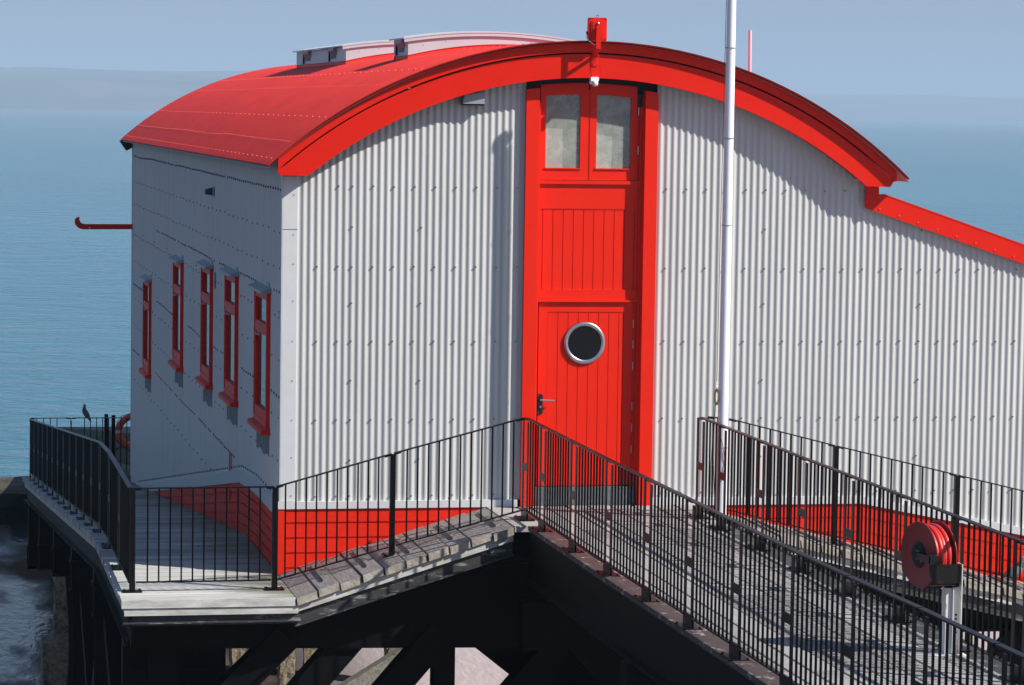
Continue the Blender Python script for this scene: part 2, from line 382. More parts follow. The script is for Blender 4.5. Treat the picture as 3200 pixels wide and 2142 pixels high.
for z, ss in segs.items():
    jit = 0
    for a, b in ss:
        y = a
        while y < b:
            jit = 0.8*jit+random.uniform(-.006, .006)
            if not inwin(y, z) and random.random() > 0.04: lm.stud((xo, y, z+jit), (-1,0,0), 0.016, 0.012)
            y += P3*3
for z, st in ((3.01, 0.53), (2.62, 0.53), (2.08, 0.38), (1.62, 0.61), (0.98, 0.61), (0.50, 0.53), (2.15, 2.4), (-0.45, 0.61)):
    y = 0.15
    while y < 21.4:
        if wz_plinth(y)+0.05 < z and not inwin(y, z): lm.stud((xo, y, z+random.uniform(-.012, .012)), (-1,0,0), 0.014, 0.010)
        y += st+random.uniform(-.02, .02)
y = 0.1
while y < 20:
    lm.stud((xo, y, wz_plinth(y)+0.11), (-1,0,0), 0.014, 0.010); y += P3*3
lm.build('side_wall', ['side', 'stump'], bld)
# side base flashing + plinth
sm_ = MB()
ys = [0.0, 1.1, 2.2, 3.0, 3.7]+[3.7+i*0.9 for i in range(1, 20)]+[LEN]
for a, b in zip(ys[:-1], ys[1:]):
    sm_.hexa([(-0.045,a,wz_plinth(a)-0.09),(0.0,a,wz_plinth(a)-0.09),(0.0,b,wz_plinth(b)-0.09),(-0.045,b,wz_plinth(b)-0.09)],
             [(-0.045,a,wz_plinth(a)+0.06),(0.0,a,wz_plinth(a)+0.07),(0.0,b,wz_plinth(b)+0.07),(-0.045,b,wz_plinth(b)+0.06)])
sm_.build('base_flashing', 'trim', bld)
sp = MB()
for a, b in zip(ys[:-1], ys[1:]):
    k = 0
    while k < 9:
        if a < 3.65: ta, tb = -0.09-0.125*k+wz_plinth(a), -0.09-0.125*k+wz_plinth(b)
        else: ta, tb = wz_plinth(a)-0.09-0.125*k, wz_plinth(b)-0.09-0.125*k
        if min(ta, tb) < min(wz_floor(a), wz_floor(b))-0.12: break
        sp.hexa([(-0.022,a,ta-0.108),(0.02,a,ta-0.108),(0.02,b,tb-0.108),(-0.022,b,tb-0.108)], [(-0.022,a,ta),(0.02,a,ta),(0.02,b,tb),(-0.022,b,tb)])
        sp.hexa([(0.008,a,ta-0.125),(0.02,a,ta-0.125),(0.02,b,tb-0.125),(0.008,b,tb-0.125)], [(0.008,a,ta-0.108),(0.02,a,ta-0.108),(0.02,b,tb-0.108),(0.008,b,tb-0.108)])
        k += 1
sp.box(0.004, 0.018, 0.0, LEN-.1, -3.0, 0.02) if False else None
sp.hexa([(0.0,3.7,-1.4),(0.015,3.7,-1.4),(0.015,LEN,-2.9),(0.0,LEN,-2.9)], [(0.0,3.7,-0.1),(0.015,3.7,-0.1),(0.015,LEN,wz_plinth(LEN)-.05),(0.0,LEN,wz_plinth(LEN)-.05)])
sp.build('plinth_boards', 'redw', bld)
post = MB(); post.box(-0.034, -0.024, 4.9, 4.98, -0.55, 0.06); post.build('plinth_strap', 'red', bld)

# closing walls (rear, right side above lean-to, right end)
bk = MB()
poly = [(0.01, -2.3)]+[(x/10, arc_z(x/10)) for x in range(1, 67)]+[(6.69, -2.3)]
bk.prism(poly, 1, LEN-0.06, LEN-0.02)
bk.box(6.70, 6.74, 0.1, LEN-0.02, 0, 3.8)
bk.box(11.96, 12.0, 0.02, LEN-0.02, -3.2, 1.72)
bk.prism([(6.74, -3.2), (11.96, -3.2), (11.96, 1.72), (6.74, 3.4)], 1, LEN-0.06, LEN-0.02)
bk.build('rear_wall', 'clad', bld)
br = MB()
br.box(-0.02, 0.05, LEN-0.04, LEN+0.02, -2.25, 3.6)
br.build('corner_flashing', 'trim', bld)

# ---- roof sheet: corrugated vault, pitch runs along y
TH0 = atan2(3.74-RCZ, -0.197-RCX); TH1 = atan2(3.69-RCZ, 7.005-RCX)
Y0R, Y1R = -0.318, LEN+0.30
rm = MB(); NA = 44; ny = int((Y1R-Y0R)/P3*6); vs = []; fs = []
for i in range(ny+1):
    y = Y0R+(Y1R-Y0R)*i/ny; dr = 0.009*cos(2*pi*(y-Y0R)/P3)-0.009
    for k in range(NA+1):
        t = TH0+(TH1-TH0)*k/NA; vs.append((RCX+(RR+dr)*cos(t), y, RCZ+(RR+dr)*sin(t)))
for i in range(ny):
    for k in range(NA):
        a = i*(NA+1)+k; fs.append((a, a+1, a+NA+2, a+NA+1))
rm.add(vs, fs, 0, True)
def roof_pt(x, y, dr=0.0):
    t = math.acos(max(-1, min(1, (x-RCX)/RR))); return Vector((RCX+(RR+dr)*cos(t), y, RCZ+(RR+dr)*sin(t))), Vector((cos(t), 0, sin(t)))
for x, st, jit in ((-0.135, 0.457, 0), (0.085, P3*1.5, 1), (0.45, 0.53, 0), (1.09, P3*3, 1), (1.50, 0.457, 0), (2.14, P3*3, 1), (2.72, 0.457, 0), (4.5, 0.457, 0), (5.6, P3*2, 1)):
    y = 0.0; j = 0; step = 0
    while y < 21.9:
        if jit:
            j = 0.85*j+random.uniform(-.004, .004)
            if random.random() < 0.02: step = random.uniform(-.012, .012)
        p, nn = roof_pt(x+j+step, y); 
        if random.random() > (0.03 if jit else 0): rm.stud(p, nn, 0.013 if jit else 0.015, 0.005 if jit else 0.012)
        y += st*(1 if jit else random.uniform(.95, 1.05))
rm.build('roof', ['roof', 'redscrew'], bld)
ru = MB(); vs = []; fs = []
for y in (Y0R+0.01, Y1R-0.01):
    for k in range(NA+1):
        t = TH0+0.004+(TH1-TH0-0.008)*k/NA; vs.append((RCX+(RR-0.03)*cos(t), y, RCZ+(RR-0.03)*sin(t)))
for k in range(NA): fs.append((k, k+1, k+NA+2, k+NA+1))
ru.add(vs, fs, 0, True); ru.build('roof_lining', 'under', bld)

def arcpts(cx, cz, r, xa, xb, n=60):
    ta = math.acos((xa-cx)/r); tb = math.acos((xb-cx)/r)
    return [(cx+r*cos(ta+(tb-ta)*i/n), cz+r*sin(ta+(tb-ta)*i/n)) for i in range(n+1)]
def ring(mb, inner, outer, y0, y1, mi=0):
    """curved board between two matched point lists"""
    n = len(inner)
    for i in range(n-1):
        a, b, c, d = inner[i], inner[i+1], outer[i+1], outer[i]
        vs = [(a[0],y0,a[1]),(b[0],y0,b[1]),(c[0],y0,c[1]),(d[0],y0,d[1]),(a[0],y1,a[1]),(b[0],y1,b[1]),(c[0],y1,c[1]),(d[0],y1,d[1])]
        fs = [(0,1,2,3),(7,6,5,4),(0,4,5,1),(3,2,6,7)]
        if i == 0: fs.append((0,3,7,4))
        if i == n-2: fs.append((1,5,6,2))
        mb.add(vs, fs, mi)
RG = 5.135
def fascia(sy, y_out):
    """main curved board and the proud upper board; sy=-1 front, +1 rear"""
    fa = MB()
    inner = arcpts(BCX, BCZ, BR, 0.25, 6.516, 56); outer = arcpts(3.352, -0.145, RG, -0.02, 6.80, 56)
    ring(fa, inner, outer, y_out, y_out-sy*0.06)
    for (p0, p1, p2, p3) in (((0.25, 3.631), (-0.055, 3.63), (-0.093, 3.69), (outer[0])),):
        fa.prism([p0, p3, p2, p1] if sy < 0 else [p0, p1, p2, p3], 1, y_out, y_out-sy*0.06)
    a = outer[-1]
    fa.prism([(6.516, 3.579), (6.79, 3.573), (6.862, 3.68), a], 1, y_out, y_out-sy*0.06)
    main = fa.build('fascia', 'red', bld)
    fb = MB()
    i2 = arcpts(3.352, -0.145, RG+0.018, -0.085, 6.855, 60); o2 = arcpts(3.352, -0.105, 5.222, -0.085, 6.855, 60)
    ring(fb, i2, o2, y_out+sy*0.028, y_out-sy*0.05)
    fb.build('fascia_capping', 'red', main)
fascia(-1, -0.215); fascia(1, LEN+0.2)
eb = MB(); eb.prism([(-0.235, 3.715), (-0.115, 3.545), (0.02, 3.62), (0.02, 3.84)], 1, LEN-0.02, LEN+0.19); eb.build('eave_end_shade', 'dark', bld)  # shade on the red rear fascia end, put in as a dark piece
sf = MB()
ring(sf, arcpts(BCX, BCZ, BR+0.02, 0.35, 6.45, 50), arcpts(BCX, BCZ, BR+0.05, 0.35, 6.45, 50), -0.15, 0.05)
sf.build('soffit', 'dark', bld)

# ---- lean-to roof and verge
vb = MB()
vb.prism([(6.549, 3.335), (12.1, 1.515), (12.1, 1.705), (6.784, 3.473), (6.708, 3.492), (6.706, 3.60), (6.549, 3.60)], 1, -0.075, -0.055)
vb.prism([(6.784, 3.473), (12.1, 1.705), (12.1, 1.72), (6.784, 3.488)], 1, -0.079, 0.09)
x = 6.72
while x < 12: vb.stud((x, -0.075, 3.30-0.3285*(x-6.70)+0.03), (0,-1,0), 0.011, 0.012, 1); x += P3*3
vb.build('verge_board', ['red', 'redscrew'], bld)
lr = MB()
lr.hexa([(6.70,0.0,3.40),(12.15,0.0,1.60),(12.15,LEN+.1,1.60),(6.70,LEN+.1,3.40)], [(6.70,0.0,3.45),(12.15,0.0,1.65),(12.15,LEN+.1,1.65),(6.70,LEN+.1,3.45)])
lr.build('lean_to_roof', 'roof', bld)

# ---- door bay
def topz(x): return BCZ+0.02+sqrt(BR*BR-(x-BCX)**2)
ds = MB()
for (xa, xb) in ((2.66, 2.808), (4.002, 4.146)):
    ds.prism([(xa, 0.0), (xb, 0.0), (xb, topz(xb)-0.105), (xa, topz(xa)-0.105)], 1, -0.065, 0.12)
door_s = ds.build('door_surround', 'door', bld)
di = MB()
di.box(2.808, 2.836, 0.0, 0.12, 0.0, 4.46); di.box(3.932, 4.004, 0.06, 0.12, 0.0, 4.40); di.box(3.965, 4.004, 0.03, 0.0595, 0.0, 4.42)
di.build('inner_frame', 'door', bld)
hd = MB()
ring(hd, arcpts(BCX, BCZ, BR-0.13, 2.66, 4.146, 14), arcpts(BCX, BCZ, BR+0.05, 2.66, 4.146, 14), 0.06, 0.12)
hd.build('door_head', 'dark', bld)
# boarded panel between door and hatch
pb = MB()
yp = 0.05
pb.box(2.836, 3.965, yp, yp+0.05, 3.29, 3.565)           # plain rail
pb.box(2.836, 3.965, yp-0.03, yp+0.05, 3.565, 3.605)     # projecting cill
pb.box(2.836, 3.965, yp-0.012, yp+0.05, 2.285, 2.40)     # lower rail
pb.box(2.836, 3.965, yp-0.04, yp+0.05, 2.262, 2.285)     # drip
xg = [2.836, 2.885]+[2.885+0.1155*i for i in range(1, 10)]+[3.965]
for a, b in zip(xg[:-1], xg[1:]): pb.box(a+0.004, b-0.004, yp+0.008, yp+0.05, 2.40, 3.29)
pb.box(2.84, 3.96, yp+0.022, yp+0.045, 2.40, 3.29)
pb.build('boarded_panel', 'door', bld)
# hatch leaves with glass
hatch_mid = 3.395
for (xa, xb, ga, gb) in ((2.842, 3.378, 2.902, 3.292), (3.398, 3.93, 3.474, 3.866)):
    h = MB(); y0, y1 = yp-0.006, yp+0.045
    zt = lambda x: topz(x)-0.075
    h.prism([(xa, 3.61), (ga, 3.61), (ga, zt(ga)), (xa, zt(xa))], 1, y0, y1)
    h.prism([(gb, 3.61), (xb, 3.61), (xb, zt(xb)), (gb, zt(gb))], 1, y0, y1)
    h.box(ga, gb, y0, y1, 3.61, 3.742)
    inner = [(ga+(gb-ga)*i/8, topz(ga+(gb-ga)*i/8)-0.20) for i in range(9)]
    outer = [(p[0], zt(p[0])) for p in inner]
    ring(h, inner, outer, y0, y1)
    h.box(ga-0.012, gb+0.012, y0-0.014, y0, 3.728, 3.742)
    hl = h.build('hatch_door', 'door', bld)
    g = MB(); g.prism([(ga, 3.742)]+[(gb, 3.742)]+inner[::-1], 1, y0+0.022, y0+0.028); g.build('pane', 'glass2', hl)
ib = MB(); ib.box(2.70, 4.10, 0.14, 0.16, 3.5, 4.8); ib.build('interior_lining', 'int', bld)
ib = MB(); ib.prism([(2.885, 3.60), (3.105, 3.60), (3.105, 4.17), (2.885, 4.18)], 1, 0.105, 0.115); ib.build('interior_board', 'blind', bld)
ib = MB(); ib.prism([(3.46, 3.60), (3.66, 3.60), (3.665, 4.09), (3.46, 4.12)], 1, 0.105, 0.115); ib.build('interior_board', 'blind', bld)
for zz in ((3.99, 3.90), (4.42, 4.33)):
    hg = MB(); hg.tube([(3.948, yp-0.012, zz[0]), (3.948, yp-0.012, zz[1])], 0.008, 8); hg.build('hinge', 'steel', bld)
mb_ = MB(); mb_.box(3.378, 3.398, yp+0.002, yp+0.04, 3.61, 4.60); mb_.build('meeting_stile', 'door', bld)
# door leaf
dl = MB(); dx0, dx1, dz0, dz1 = 2.858, 3.925, 0.215, 2.255
yd = 0.045
dl.box(dx0, dx0+0.10, yd, yd+0.045, dz0, dz1); dl.box(dx1-0.105, dx1, yd, yd+0.045, dz0, dz1)
dl.box(dx0+0.10, dx1-0.105, yd, yd+0.045, dz1-0.105, dz1)
nx = 7; wv = (dx1-0.105-dx0-0.10)/7.5
x = dx0+0.10
for i in range(8):
    a = x; b = min(x+0.1155, dx1-0.105)
    dl.box(a+0.0035, b-0.0035, yd+0.006, yd+0.045, dz0, dz1-0.108); x = b
dl.box(dx0+0.09, dx1-0.09, yd+0.018, yd+0.04, dz0+0.01, dz1-0.10)
leaf = dl.build('door', 'door', bld)
pc = Vector((3.377, yd, 1.808))
po = MB(); po.lathe([(0.188, 0.0), (0.188, 0.012), (0.193, 0.018), (0.228, 0.022), (0.234, 0.012), (0.234, 0.0)], pc, (0,-1,0), 48, closed=False)
for k in range(8):
    t = pi/8*2*k; po.stud(pc+Vector((0.211*cos(t), -0.020, 0.211*sin(t))), (0,-1,0), 0.006, 0.005, 0)
po.build('porthole_rim', 'steel', leaf)
pg = MB(); pg.lathe([(0.0, 0.006), (0.191, 0.006)], pc, (0,-1,0), 48)
dk = bpy.data.materials.new('dark_glass'); dk.use_nodes = True
b_ = dk.node_tree.nodes['Principled BSDF']; b_.inputs['Base Color'].default_value = (0.003, 0.005, 0.007, 1); b_.inputs['Roughness'].default_value = 0.1; b_.inputs['Specular IOR Level'].default_value = 0.25
pg.build('porthole_pane', dk, leaf)
hm = MB(); hx, hz = 2.872, 1.15
hm.prism([(hx-0.04, 1.03), (hx-0.03, 1.015), (hx+0.03, 1.015), (hx+0.04, 1.03), (hx+0.04, 1.225), (hx+0.03, 1.24), (hx-0.03, 1.24), (hx-0.04, 1.225)], 1, yd-0.016, yd-0.002, 1)
hm.tube([(hx+0.01, yd-0.012, 1.178), (hx+0.01, yd-0.06, 1.178)], 0.011, 10)
hm.tube([(hx+0.005, yd-0.062, 1.18), (hx+0.165, yd-0.062, 1.172)], 0.0095, 10)
hm.tube([(hx+0.015, yd-0.015, 1.10), (hx+0.015, yd-0.026, 1.10)], 0.014, 12)
for zz in (1.225, 1.035): hm.stud((hx-0.01, yd-0.016, zz), (0,-1,0), 0.006, 0.004, 0)
hm.build('door_handle', ['steel', 'bkt'], leaf)
for zz in (2.02, 1.79, 1.55, 1.10, 0.86, 0.62):
    hg = MB(); hg.tube([(dx1+0.004, yd-0.008, zz+0.045), (dx1+0.004, yd-0.008, zz-0.045)], 0.006, 8); hg.build('hinge', 'steel', leaf)
kp = MB(); kp.box(2.83, 3.97, 0.0, 0.12, 0.0, 0.205); kp.build('door_sill', 'sill', bld)

# ---- side windows
for wi, (ya, yb, za, zb) in enumerate(WINS):
    fr = MB(); x0, x1 = -0.055, 0.02
    fwid = 0.055
    fr.box(x0, x1, ya, ya+fwid, za, zb); fr.box(x0, x1, yb-fwid, yb, za, zb)
    fr.box(x0, x1, ya+fwid, yb-fwid, zb-0.05, zb); fr.box(x0, x1, ya+fwid, yb-fwid, za, za+0.06)
    zm = zb-0.42
    fr.box(x0+0.003, x1, ya+fwid, yb-fwid, zm-0.025, zm+0.025)
    win = fr.build('window', 'redw', bld)
    gp = MB(); gp.box(-0.012, -0.006, ya+fwid, yb-fwid, za+0.06, zb-0.05); gp.build('pane', 'glass', win)
    ss = MB()
    for (c, d) in ((za+0.06, zm-0.025), (zm+0.025, zb-0.05)):
        e = 0.045 if c < zm-0.1 else 0.04
        ss.box(-0.046, -0.013, ya+fwid, ya+fwid+e, c, d); ss.box(-0.046, -0.013, yb-fwid-e, yb-fwid, c, d)
        ss.box(-0.046, -0.013, ya+fwid+e, yb-fwid-e, c, c+(0.11 if c < zm-0.1 else 0.03)); ss.box(-0.046, -0.013, ya+fwid+e, yb-fwid-e, d-e, d)
    ss.build('sash', 'redw', win)
    st = MB(); st.beam((-0.075, ya+0.5, zm-0.075), (-0.055, yb-0.42, zm-0.085), 0.02, 0.02); st.box(-0.09, -0.046, yb-0.46, yb-0.40, zm-0.10, zm-0.07)
    st.build('window_stay', 'greyl', win)
    sl_ = MB(); sl_.hexa([(-0.115,ya-0.06,za-0.07),(0.0,ya-0.06,za-0.07),(0.0,yb+0.06,za-0.07),(-0.115,yb+0.06,za-0.07)],
                        [(-0.115,ya-0.06,za-0.02),(0.0,ya-0.06,za+0.005),(0.0,yb+0.06,za+0.005),(-0.115,yb+0.06,za-0.02)])
    sl_.build('window_sill', 'redw', win)
    ap = MB(); n_ = int((yb-ya-.06)/P3*8); vs_ = []
    for i_ in range(n_+1):
        yy_ = ya+.03+(yb-ya-.06)*i_/n_; xx_ = 0.009*cos(2*pi*yy_/P3)-.007; zlo = za-.33+.02*sin(i_*.09)
        vs_ += [(xx_, yy_, zlo), (xx_, yy_, za-.08)]
    ap.add(vs_, [(2*i_, 2*i_+1, 2*i_+3, 2*i_+2) for i_ in range(n_)], 0, True); ap.build('lead_apron', 'lead', win)
    hh = MB(); hh.hexa([(-0.13,ya-0.05,zb+0.0),(0.0,ya-0.05,zb+0.005),(0.0,yb+0.06,zb+0.005),(-0.13,yb+0.06,zb+0.0)],
                       [(-0.125,ya-0.05,zb+0.025),(0.0,ya-0.05,zb+0.065),(0.0,yb+0.06,zb+0.065),(-0.125,yb+0.06,zb+0.025)])
    hh.box(-0.02, 0.0, ya+0.1, ya+0.3, zb+0.06, zb+0.11)
    hh.build('window_hood', 'greyl', win)

# ---- roof vents
def monitor(y0, y1, left_brackets, xl=2.08, xr=4.52, top=5.311):
    def mt(x): return top-0.110*((x-3.13)/1.2)**2
    bm = MB()
    n = 26; xs = [xl+(xr-xl)*i/n for i in range(n+1)]
    rz = lambda x: RCZ+sqrt(RR*RR-(x-RCX)**2)
    # front, rear and side skins standing on a red upstand
    for yy, s in ((y0, -1), (y1, 1)):
        ring(bm, [(x, rz(x)+0.045) for x in xs], [(x, mt(x)) for x in xs], yy, yy+s*0.02)
        ring(bm, [(x, rz(x)-0.02) for x in xs], [(x, rz(x)+0.05) for x in xs], yy-s*0.01, yy+s*0.006, 1)
        for x in xs[2:-1:3]:
            if s < 0: bm.stud((x, yy-0.02, rz(x)+0.13), (0,-1,0), 0.006, 0.006, 2)
    for xx in (xl, xr-0.01):
        bm.box(xx-0.004 if xx == xl else xx, xx+0.012, y0+0.002, y1-0.002, rz(xl)+0.045, mt(xl)-0.002)
        bm.box(xx+0.014 if xx == xl else xx-0.02, xx+0.03 if xx == xl else xx, y0, y1, rz(xl)-0.03, rz(xl)+0.06, 1)
    base = bm.build('roof_vent', ['mon', 'roof', 'screw'], bld)
    cv = MB()
    ring(cv, [(x, mt(x)+0.004) for x in [xl-0.06]+xs+[xr+0.06]], [(x, mt(x)+0.022) for x in [xl-0.06]+xs+[xr+0.06]], y0-0.05, y1+0.05)
    ring(cv, [(x, mt(x)-0.035) for x in [xl-0.05]+xs+[xr+0.05]], [(x, mt(x)+0.003) for x in [xl-0.05]+xs+[xr+0.05]], y0-0.045, y0-0.028)
    y = y0+0.3
    while y < y1:
        ring(cv, [(x, mt(x)+0.022) for x in xs], [(x, mt(x)+0.034) for x in xs], y, y+0.03); y += 0.86
    cv.build('vent_cover', 'mon', base)
    for (a, b) in left_brackets:
        bx = MB()
        zl = mt(xl)
        bx.prism([(xl-0.03, zl-0.075), (xl, zl-0.12), (xl, zl+0.0), (xl-0.055, zl-0.0), (xl-0.055, zl-0.05)], 1, a, b)
        bx.box(xl-0.008, xl-0.0045, a+0.05, b-0.05, zl-0.16, zl-0.11, 1)
        bx.box(xl-0.03, xl-0.0042, b+0.06, b+0.10, rz(xl)+0.05, zl, 1)
        bx.build('vent_housing', ['greyl', 'dark'], base)
monitor(4.48, 5.55, [(4.68, 5.18)])
monitor(9.87, 15.3, [(10.75, 11.35), (13.55, 14.25)])

# ================================================================== fittings hung on the building
t = thing('alarm_floodlight', 'red square lamp housing on a bracket at the crest of the roof', 'floodlight', (3.37, -0.32, 5.0))
def rbox(mb, x0, x1, y0, y1, z0, z1, r, mi=0):
    pts = []
    for cx, cz, a0 in ((x1-r, z1-r, 0), (x0+r, z1-r, 90), (x0+r, z0+r, 180), (x1-r, z0+r, 270)):
        for k in range(4): a = radians(a0+30*k); pts.append((cx+r*cos(a), cz+r*sin(a)))
    mb.prism(pts[::-1], 1, y0, y1, mi)
lx0, lx1, lz0, lz1, ly = 3.272, 3.478, 5.130, 5.385, -0.36
b = MB(); rbox(b, lx0, lx1, ly, ly+0.05, lz0, lz1, 0.022); rbox(b, lx0+.03, lx1-.03, ly-0.014, ly, lz0+.03, lz1-.03, 0.02)
rbox(b, lx0+.045, lx1-.045, ly-0.020, ly-0.014, lz0+.045, lz1-.045, 0.015); rbox(b, lx0+.008, lx1-.008, ly+0.05, ly+0.09, lz0+.008, lz1-.008, 0.02); hs = b.build('housing', 'red', t)
b = MB()
for x in (lx0+.015, lx1-.015):
    for z in (lz0+.015, lz1-.015): b.stud((x, ly-0.001, z), (0,-1,0), 0.009, 0.006, 0)
b.build('corner_bolts', 'dark', hs)
b = MB(); b.sphere((3.375, ly-0.028, 5.322), 0.016); b.tube([(3.375, ly-0.014, 5.322), (3.375, ly-0.03, 5.322)], 0.008); b.build('cable_gland', 'steel', hs)
b = MB(); b.tube([(3.375+0.012*cos(a), ly+0.02, 5.392+0.022*sin(a)) for a in [i*pi/8 for i in range(9)]], 0.003, 6); b.build('lifting_ring', 'dark', hs)
b = MB(); b.box(3.348, 3.400, ly-0.06, ly-0.045, 5.045, 5.28); b.box(3.350, 3.398, ly-0.0605, ly-0.012, 5.255, 5.28)
b.beam((3.374, ly-0.052, 5.055), (3.374, -0.225, 4.965), 0.05, 0.016); b.box(3.345, 3.403, -0.226, -0.19, 4.86, 5.0); b.build('bracket', 'red', t)
b = MB()
b.tube([(3.262, ly+0.02, 5.20), (3.258, ly+0.02, 5.165), (3.285, ly-0.02, 5.125), (3.34, ly-0.03, 5.085)], 0.004, 6)
b.build('pale_cable', 'plas', t)
b = MB(); b.box(3.254, 3.272, ly+0.01, ly+0.03, 5.20, 5.235); b.build('cable_plug', 'dark', t)
t = thing('security_sensor', 'small white dome camera hanging under the red fascia above the hatch', 'camera', (3.38, -0.24, 4.70))
b = MB(); rbox(b, 3.330, 3.418, -0.275, -0.19, 4.695, 4.742, 0.008); b.box(3.328, 3.345, -0.26, -0.19, 4.665, 4.70); b.build('housing', 'plas', t)
b = MB(); b.sphere((3.380, -0.262, 4.672), 0.034); b.tube([(3.38, -0.245, 4.70), (3.38, -0.26, 4.685)], 0.02, 12); b.build('dome', 'plas', t)
b = MB(); b.tube([(3.352, -0.205, 4.745), (3.350, -0.205, 4.95)], 0.0045, 6)
b.tube([(3.40, -0.235, 5.03), (3.425, -0.27, 4.92), (3.438, -0.27, 4.83), (3.436, -0.26, 4.76), (3.425, -0.25, 4.715), (3.405, -0.25, 4.70)], 0.003, 6)
b.build('cable', 'red', t)
t = thing('wall_light', 'grey wedge bulkhead light tucked under the left half of the curved fascia', 'light', (2.06, -0.02, 4.5))
b = MB(); b.prism([(1.938, 4.43), (2.182, 4.43), (2.182, 4.56), (1.96, 4.53)], 1, -0.13, -0.005); b.build('housing', 'greyl', t)
b = MB(); b.box(1.943, 2.178, -0.125, -0.01, 4.412, 4.4295); b.build('diffuser', 'dark', t)
t = thing('side_floodlight', 'small black floodlight fixed high on the shaded side wall', 'floodlight', (0, 7.6, 3.2))
b = MB(); b.box(-0.03, -0.012, 7.25, 7.50, 3.18, 3.30); b.build('back_plate', 'greyl', t)
b = MB(); b.hexa([(-0.11,7.42,3.20),(-0.03,7.30,3.19),(-0.03,7.46,3.19),(-0.11,7.60,3.20)], [(-0.11,7.42,3.26),(-0.03,7.30,3.29),(-0.03,7.46,3.29),(-0.11,7.60,3.26)]); b.build('lamp_head', 'dark', t)
t = tag((lambda q: (q.box(-0.03, -0.012, 7.02, 7.14, 1.98, 2.19), q.build('wall_box', 'greyl'))[1])(MB()), 'narrow grey metal box on the side wall between two windows', 'box')
# davit hook
t = thing('davit_hook', 'dark red flat steel arm with curled end jutting from the far wall corner', 'hook', (0, 21.7, 2.2))
pts = [(0.0, 2.248), (-0.855, 2.243), (-0.90, 2.255), (-0.93, 2.28), (-0.943, 2.31), (-0.948, 2.345), (-0.942, 2.372), (-0.975, 2.368), (-1.005, 2.35), (-1.025, 2.32), (-1.03, 2.28), (-1.02, 2.235), (-0.99, 2.195), (-0.945, 2.165), (-0.88, 2.148), (0.0, 2.157)]
b = MB(); b.prism(pts, 1, 21.69, 21.71); b.build('arm', 'red', t)
b = MB(); b.stud((-0.77, 21.69, 2.178), (0,-1,0), 0.014, 0.006, 0); b.build('bolt', 'plas', t)

# mast behind the roof
t = thing('vent_pipe', 'thin pink upright pipe standing behind the right slope of the roof', 'pipe', (7.99, 10, 3.0))
b = MB(); b.tube([(8.02, 10, 2.9), (7.99, 10, 5.57)], 0.025, 12); pm_ = b.build('pipe', mat('pink_pipe', (0.60, 0.47, 0.50), 0.5), t)
b = MB(); b.tube([(8.02, 10, 2.75), (8.02, 10, 3.05)], 0.05, 12); b.build('pipe_collar', 'red', t)

# ================================================================== DECKS
zdk = -0.72
def dz(y): return zdk if y < 3.2 else zdk-0.088*(y-3.2)
XL = -1.83
deck = thing('side_walkway', 'grey timber walkway running back along the shaded side wall', 'boardwalk', (-0.9, 0, zdk))
b = MB(); y = -1.60
b2 = MB(); b2.box(XL, -0.03, -1.64, -1.605, zdk-0.085, zdk-0.001); b2.box(XL+.03, -0.0, -1.625, -1.585, zdk-0.165, zdk-0.093); b2.build('edge_board', 'board', deck)
first = True
while y < 24.4:
    wd = 0.138; j = random.uniform(-.006, .006); e = random.uniform(-.008, .008)
    z0, z1 = dz(y)+j*0.4, dz(y+wd)+j*0.4
    xr = -0.032 if y < -0.03 else -0.026
    b.hexa([(XL+e,y,z0-.07),(xr,y,z0-.07),(xr,y+wd,z1-.07),(XL+e,y+wd,z1-.07)], [(XL+e,y,z0),(xr,y,z0),(xr,y+wd,z1),(XL+e,y+wd,z1)], random.choice((0, 0, 1, 1, 2)) if y > 0.6 else random.choice((0, 2)))
    y += wd+0.014
b.build('deck_boards', ['wooda', 'woodb', 'woodc'], deck)
# lower timber and steel edge along the left side
b = MB(); b1 = MB()
ysl = [-1.6, 0.8, 3.2]+[3.2+2.1*i for i in range(1, 11)]
for a, c in zip(ysl[:-1], ysl[1:]):
    b.hexa([(XL+.04,a,dz(a)-.165),(XL+.1,a,dz(a)-.165),(XL+.1,c-.01,dz(c)-.165),(XL+.04,c-.01,dz(c)-.165)], [(XL+.04,a,dz(a)-.075),(XL+.1,a,dz(a)-.075),(XL+.1,c-.01,dz(c)-.075),(XL+.04,c-.01,dz(c)-.075)])
    b1.hexa([(XL+.09,a,dz(a)-.40),(XL+.11,a,dz(a)-.40),(XL+.11,c,dz(c)-.40),(XL+.09,c,dz(c)-.40)], [(XL+.09,a,dz(a)-.166),(XL+.11,a,dz(a)-.166),(XL+.11,c,dz(c)-.166),(XL+.09,c,dz(c)-.166)])
    b1.hexa([(XL+.02,a,dz(a)-.41),(XL+.11,a,dz(a)-.41),(XL+.11,c,dz(c)-.41),(XL+.02,c,dz(c)-.41)], [(XL+.02,a,dz(a)-.40),(XL+.11,a,dz(a)-.40),(XL+.11,c,dz(c)-.40),(XL+.02,c,dz(c)-.40)])
b.build('bearer', 'board', deck); b1.build('edge_channel', 'black', deck)
b = MB()
b.box(XL+.02, 0.03, -1.56, -1.54, -0.955, -0.89); b.box(XL+.02, 0.03, -1.62, -1.54, -0.972, -0.956)
b.box(XL+.02, 0.03, -1.565, -1.545, -1.0, -0.885)
b.stud((-0.33, -1.562, -0.925), (0,-1,0), 0.02, 0.02, 0); b.stud((-1.76, -1.562, -0.935), (0,-1,0), 0.012, 0.015, 0)
b.build('front_channel', 'worn', deck)

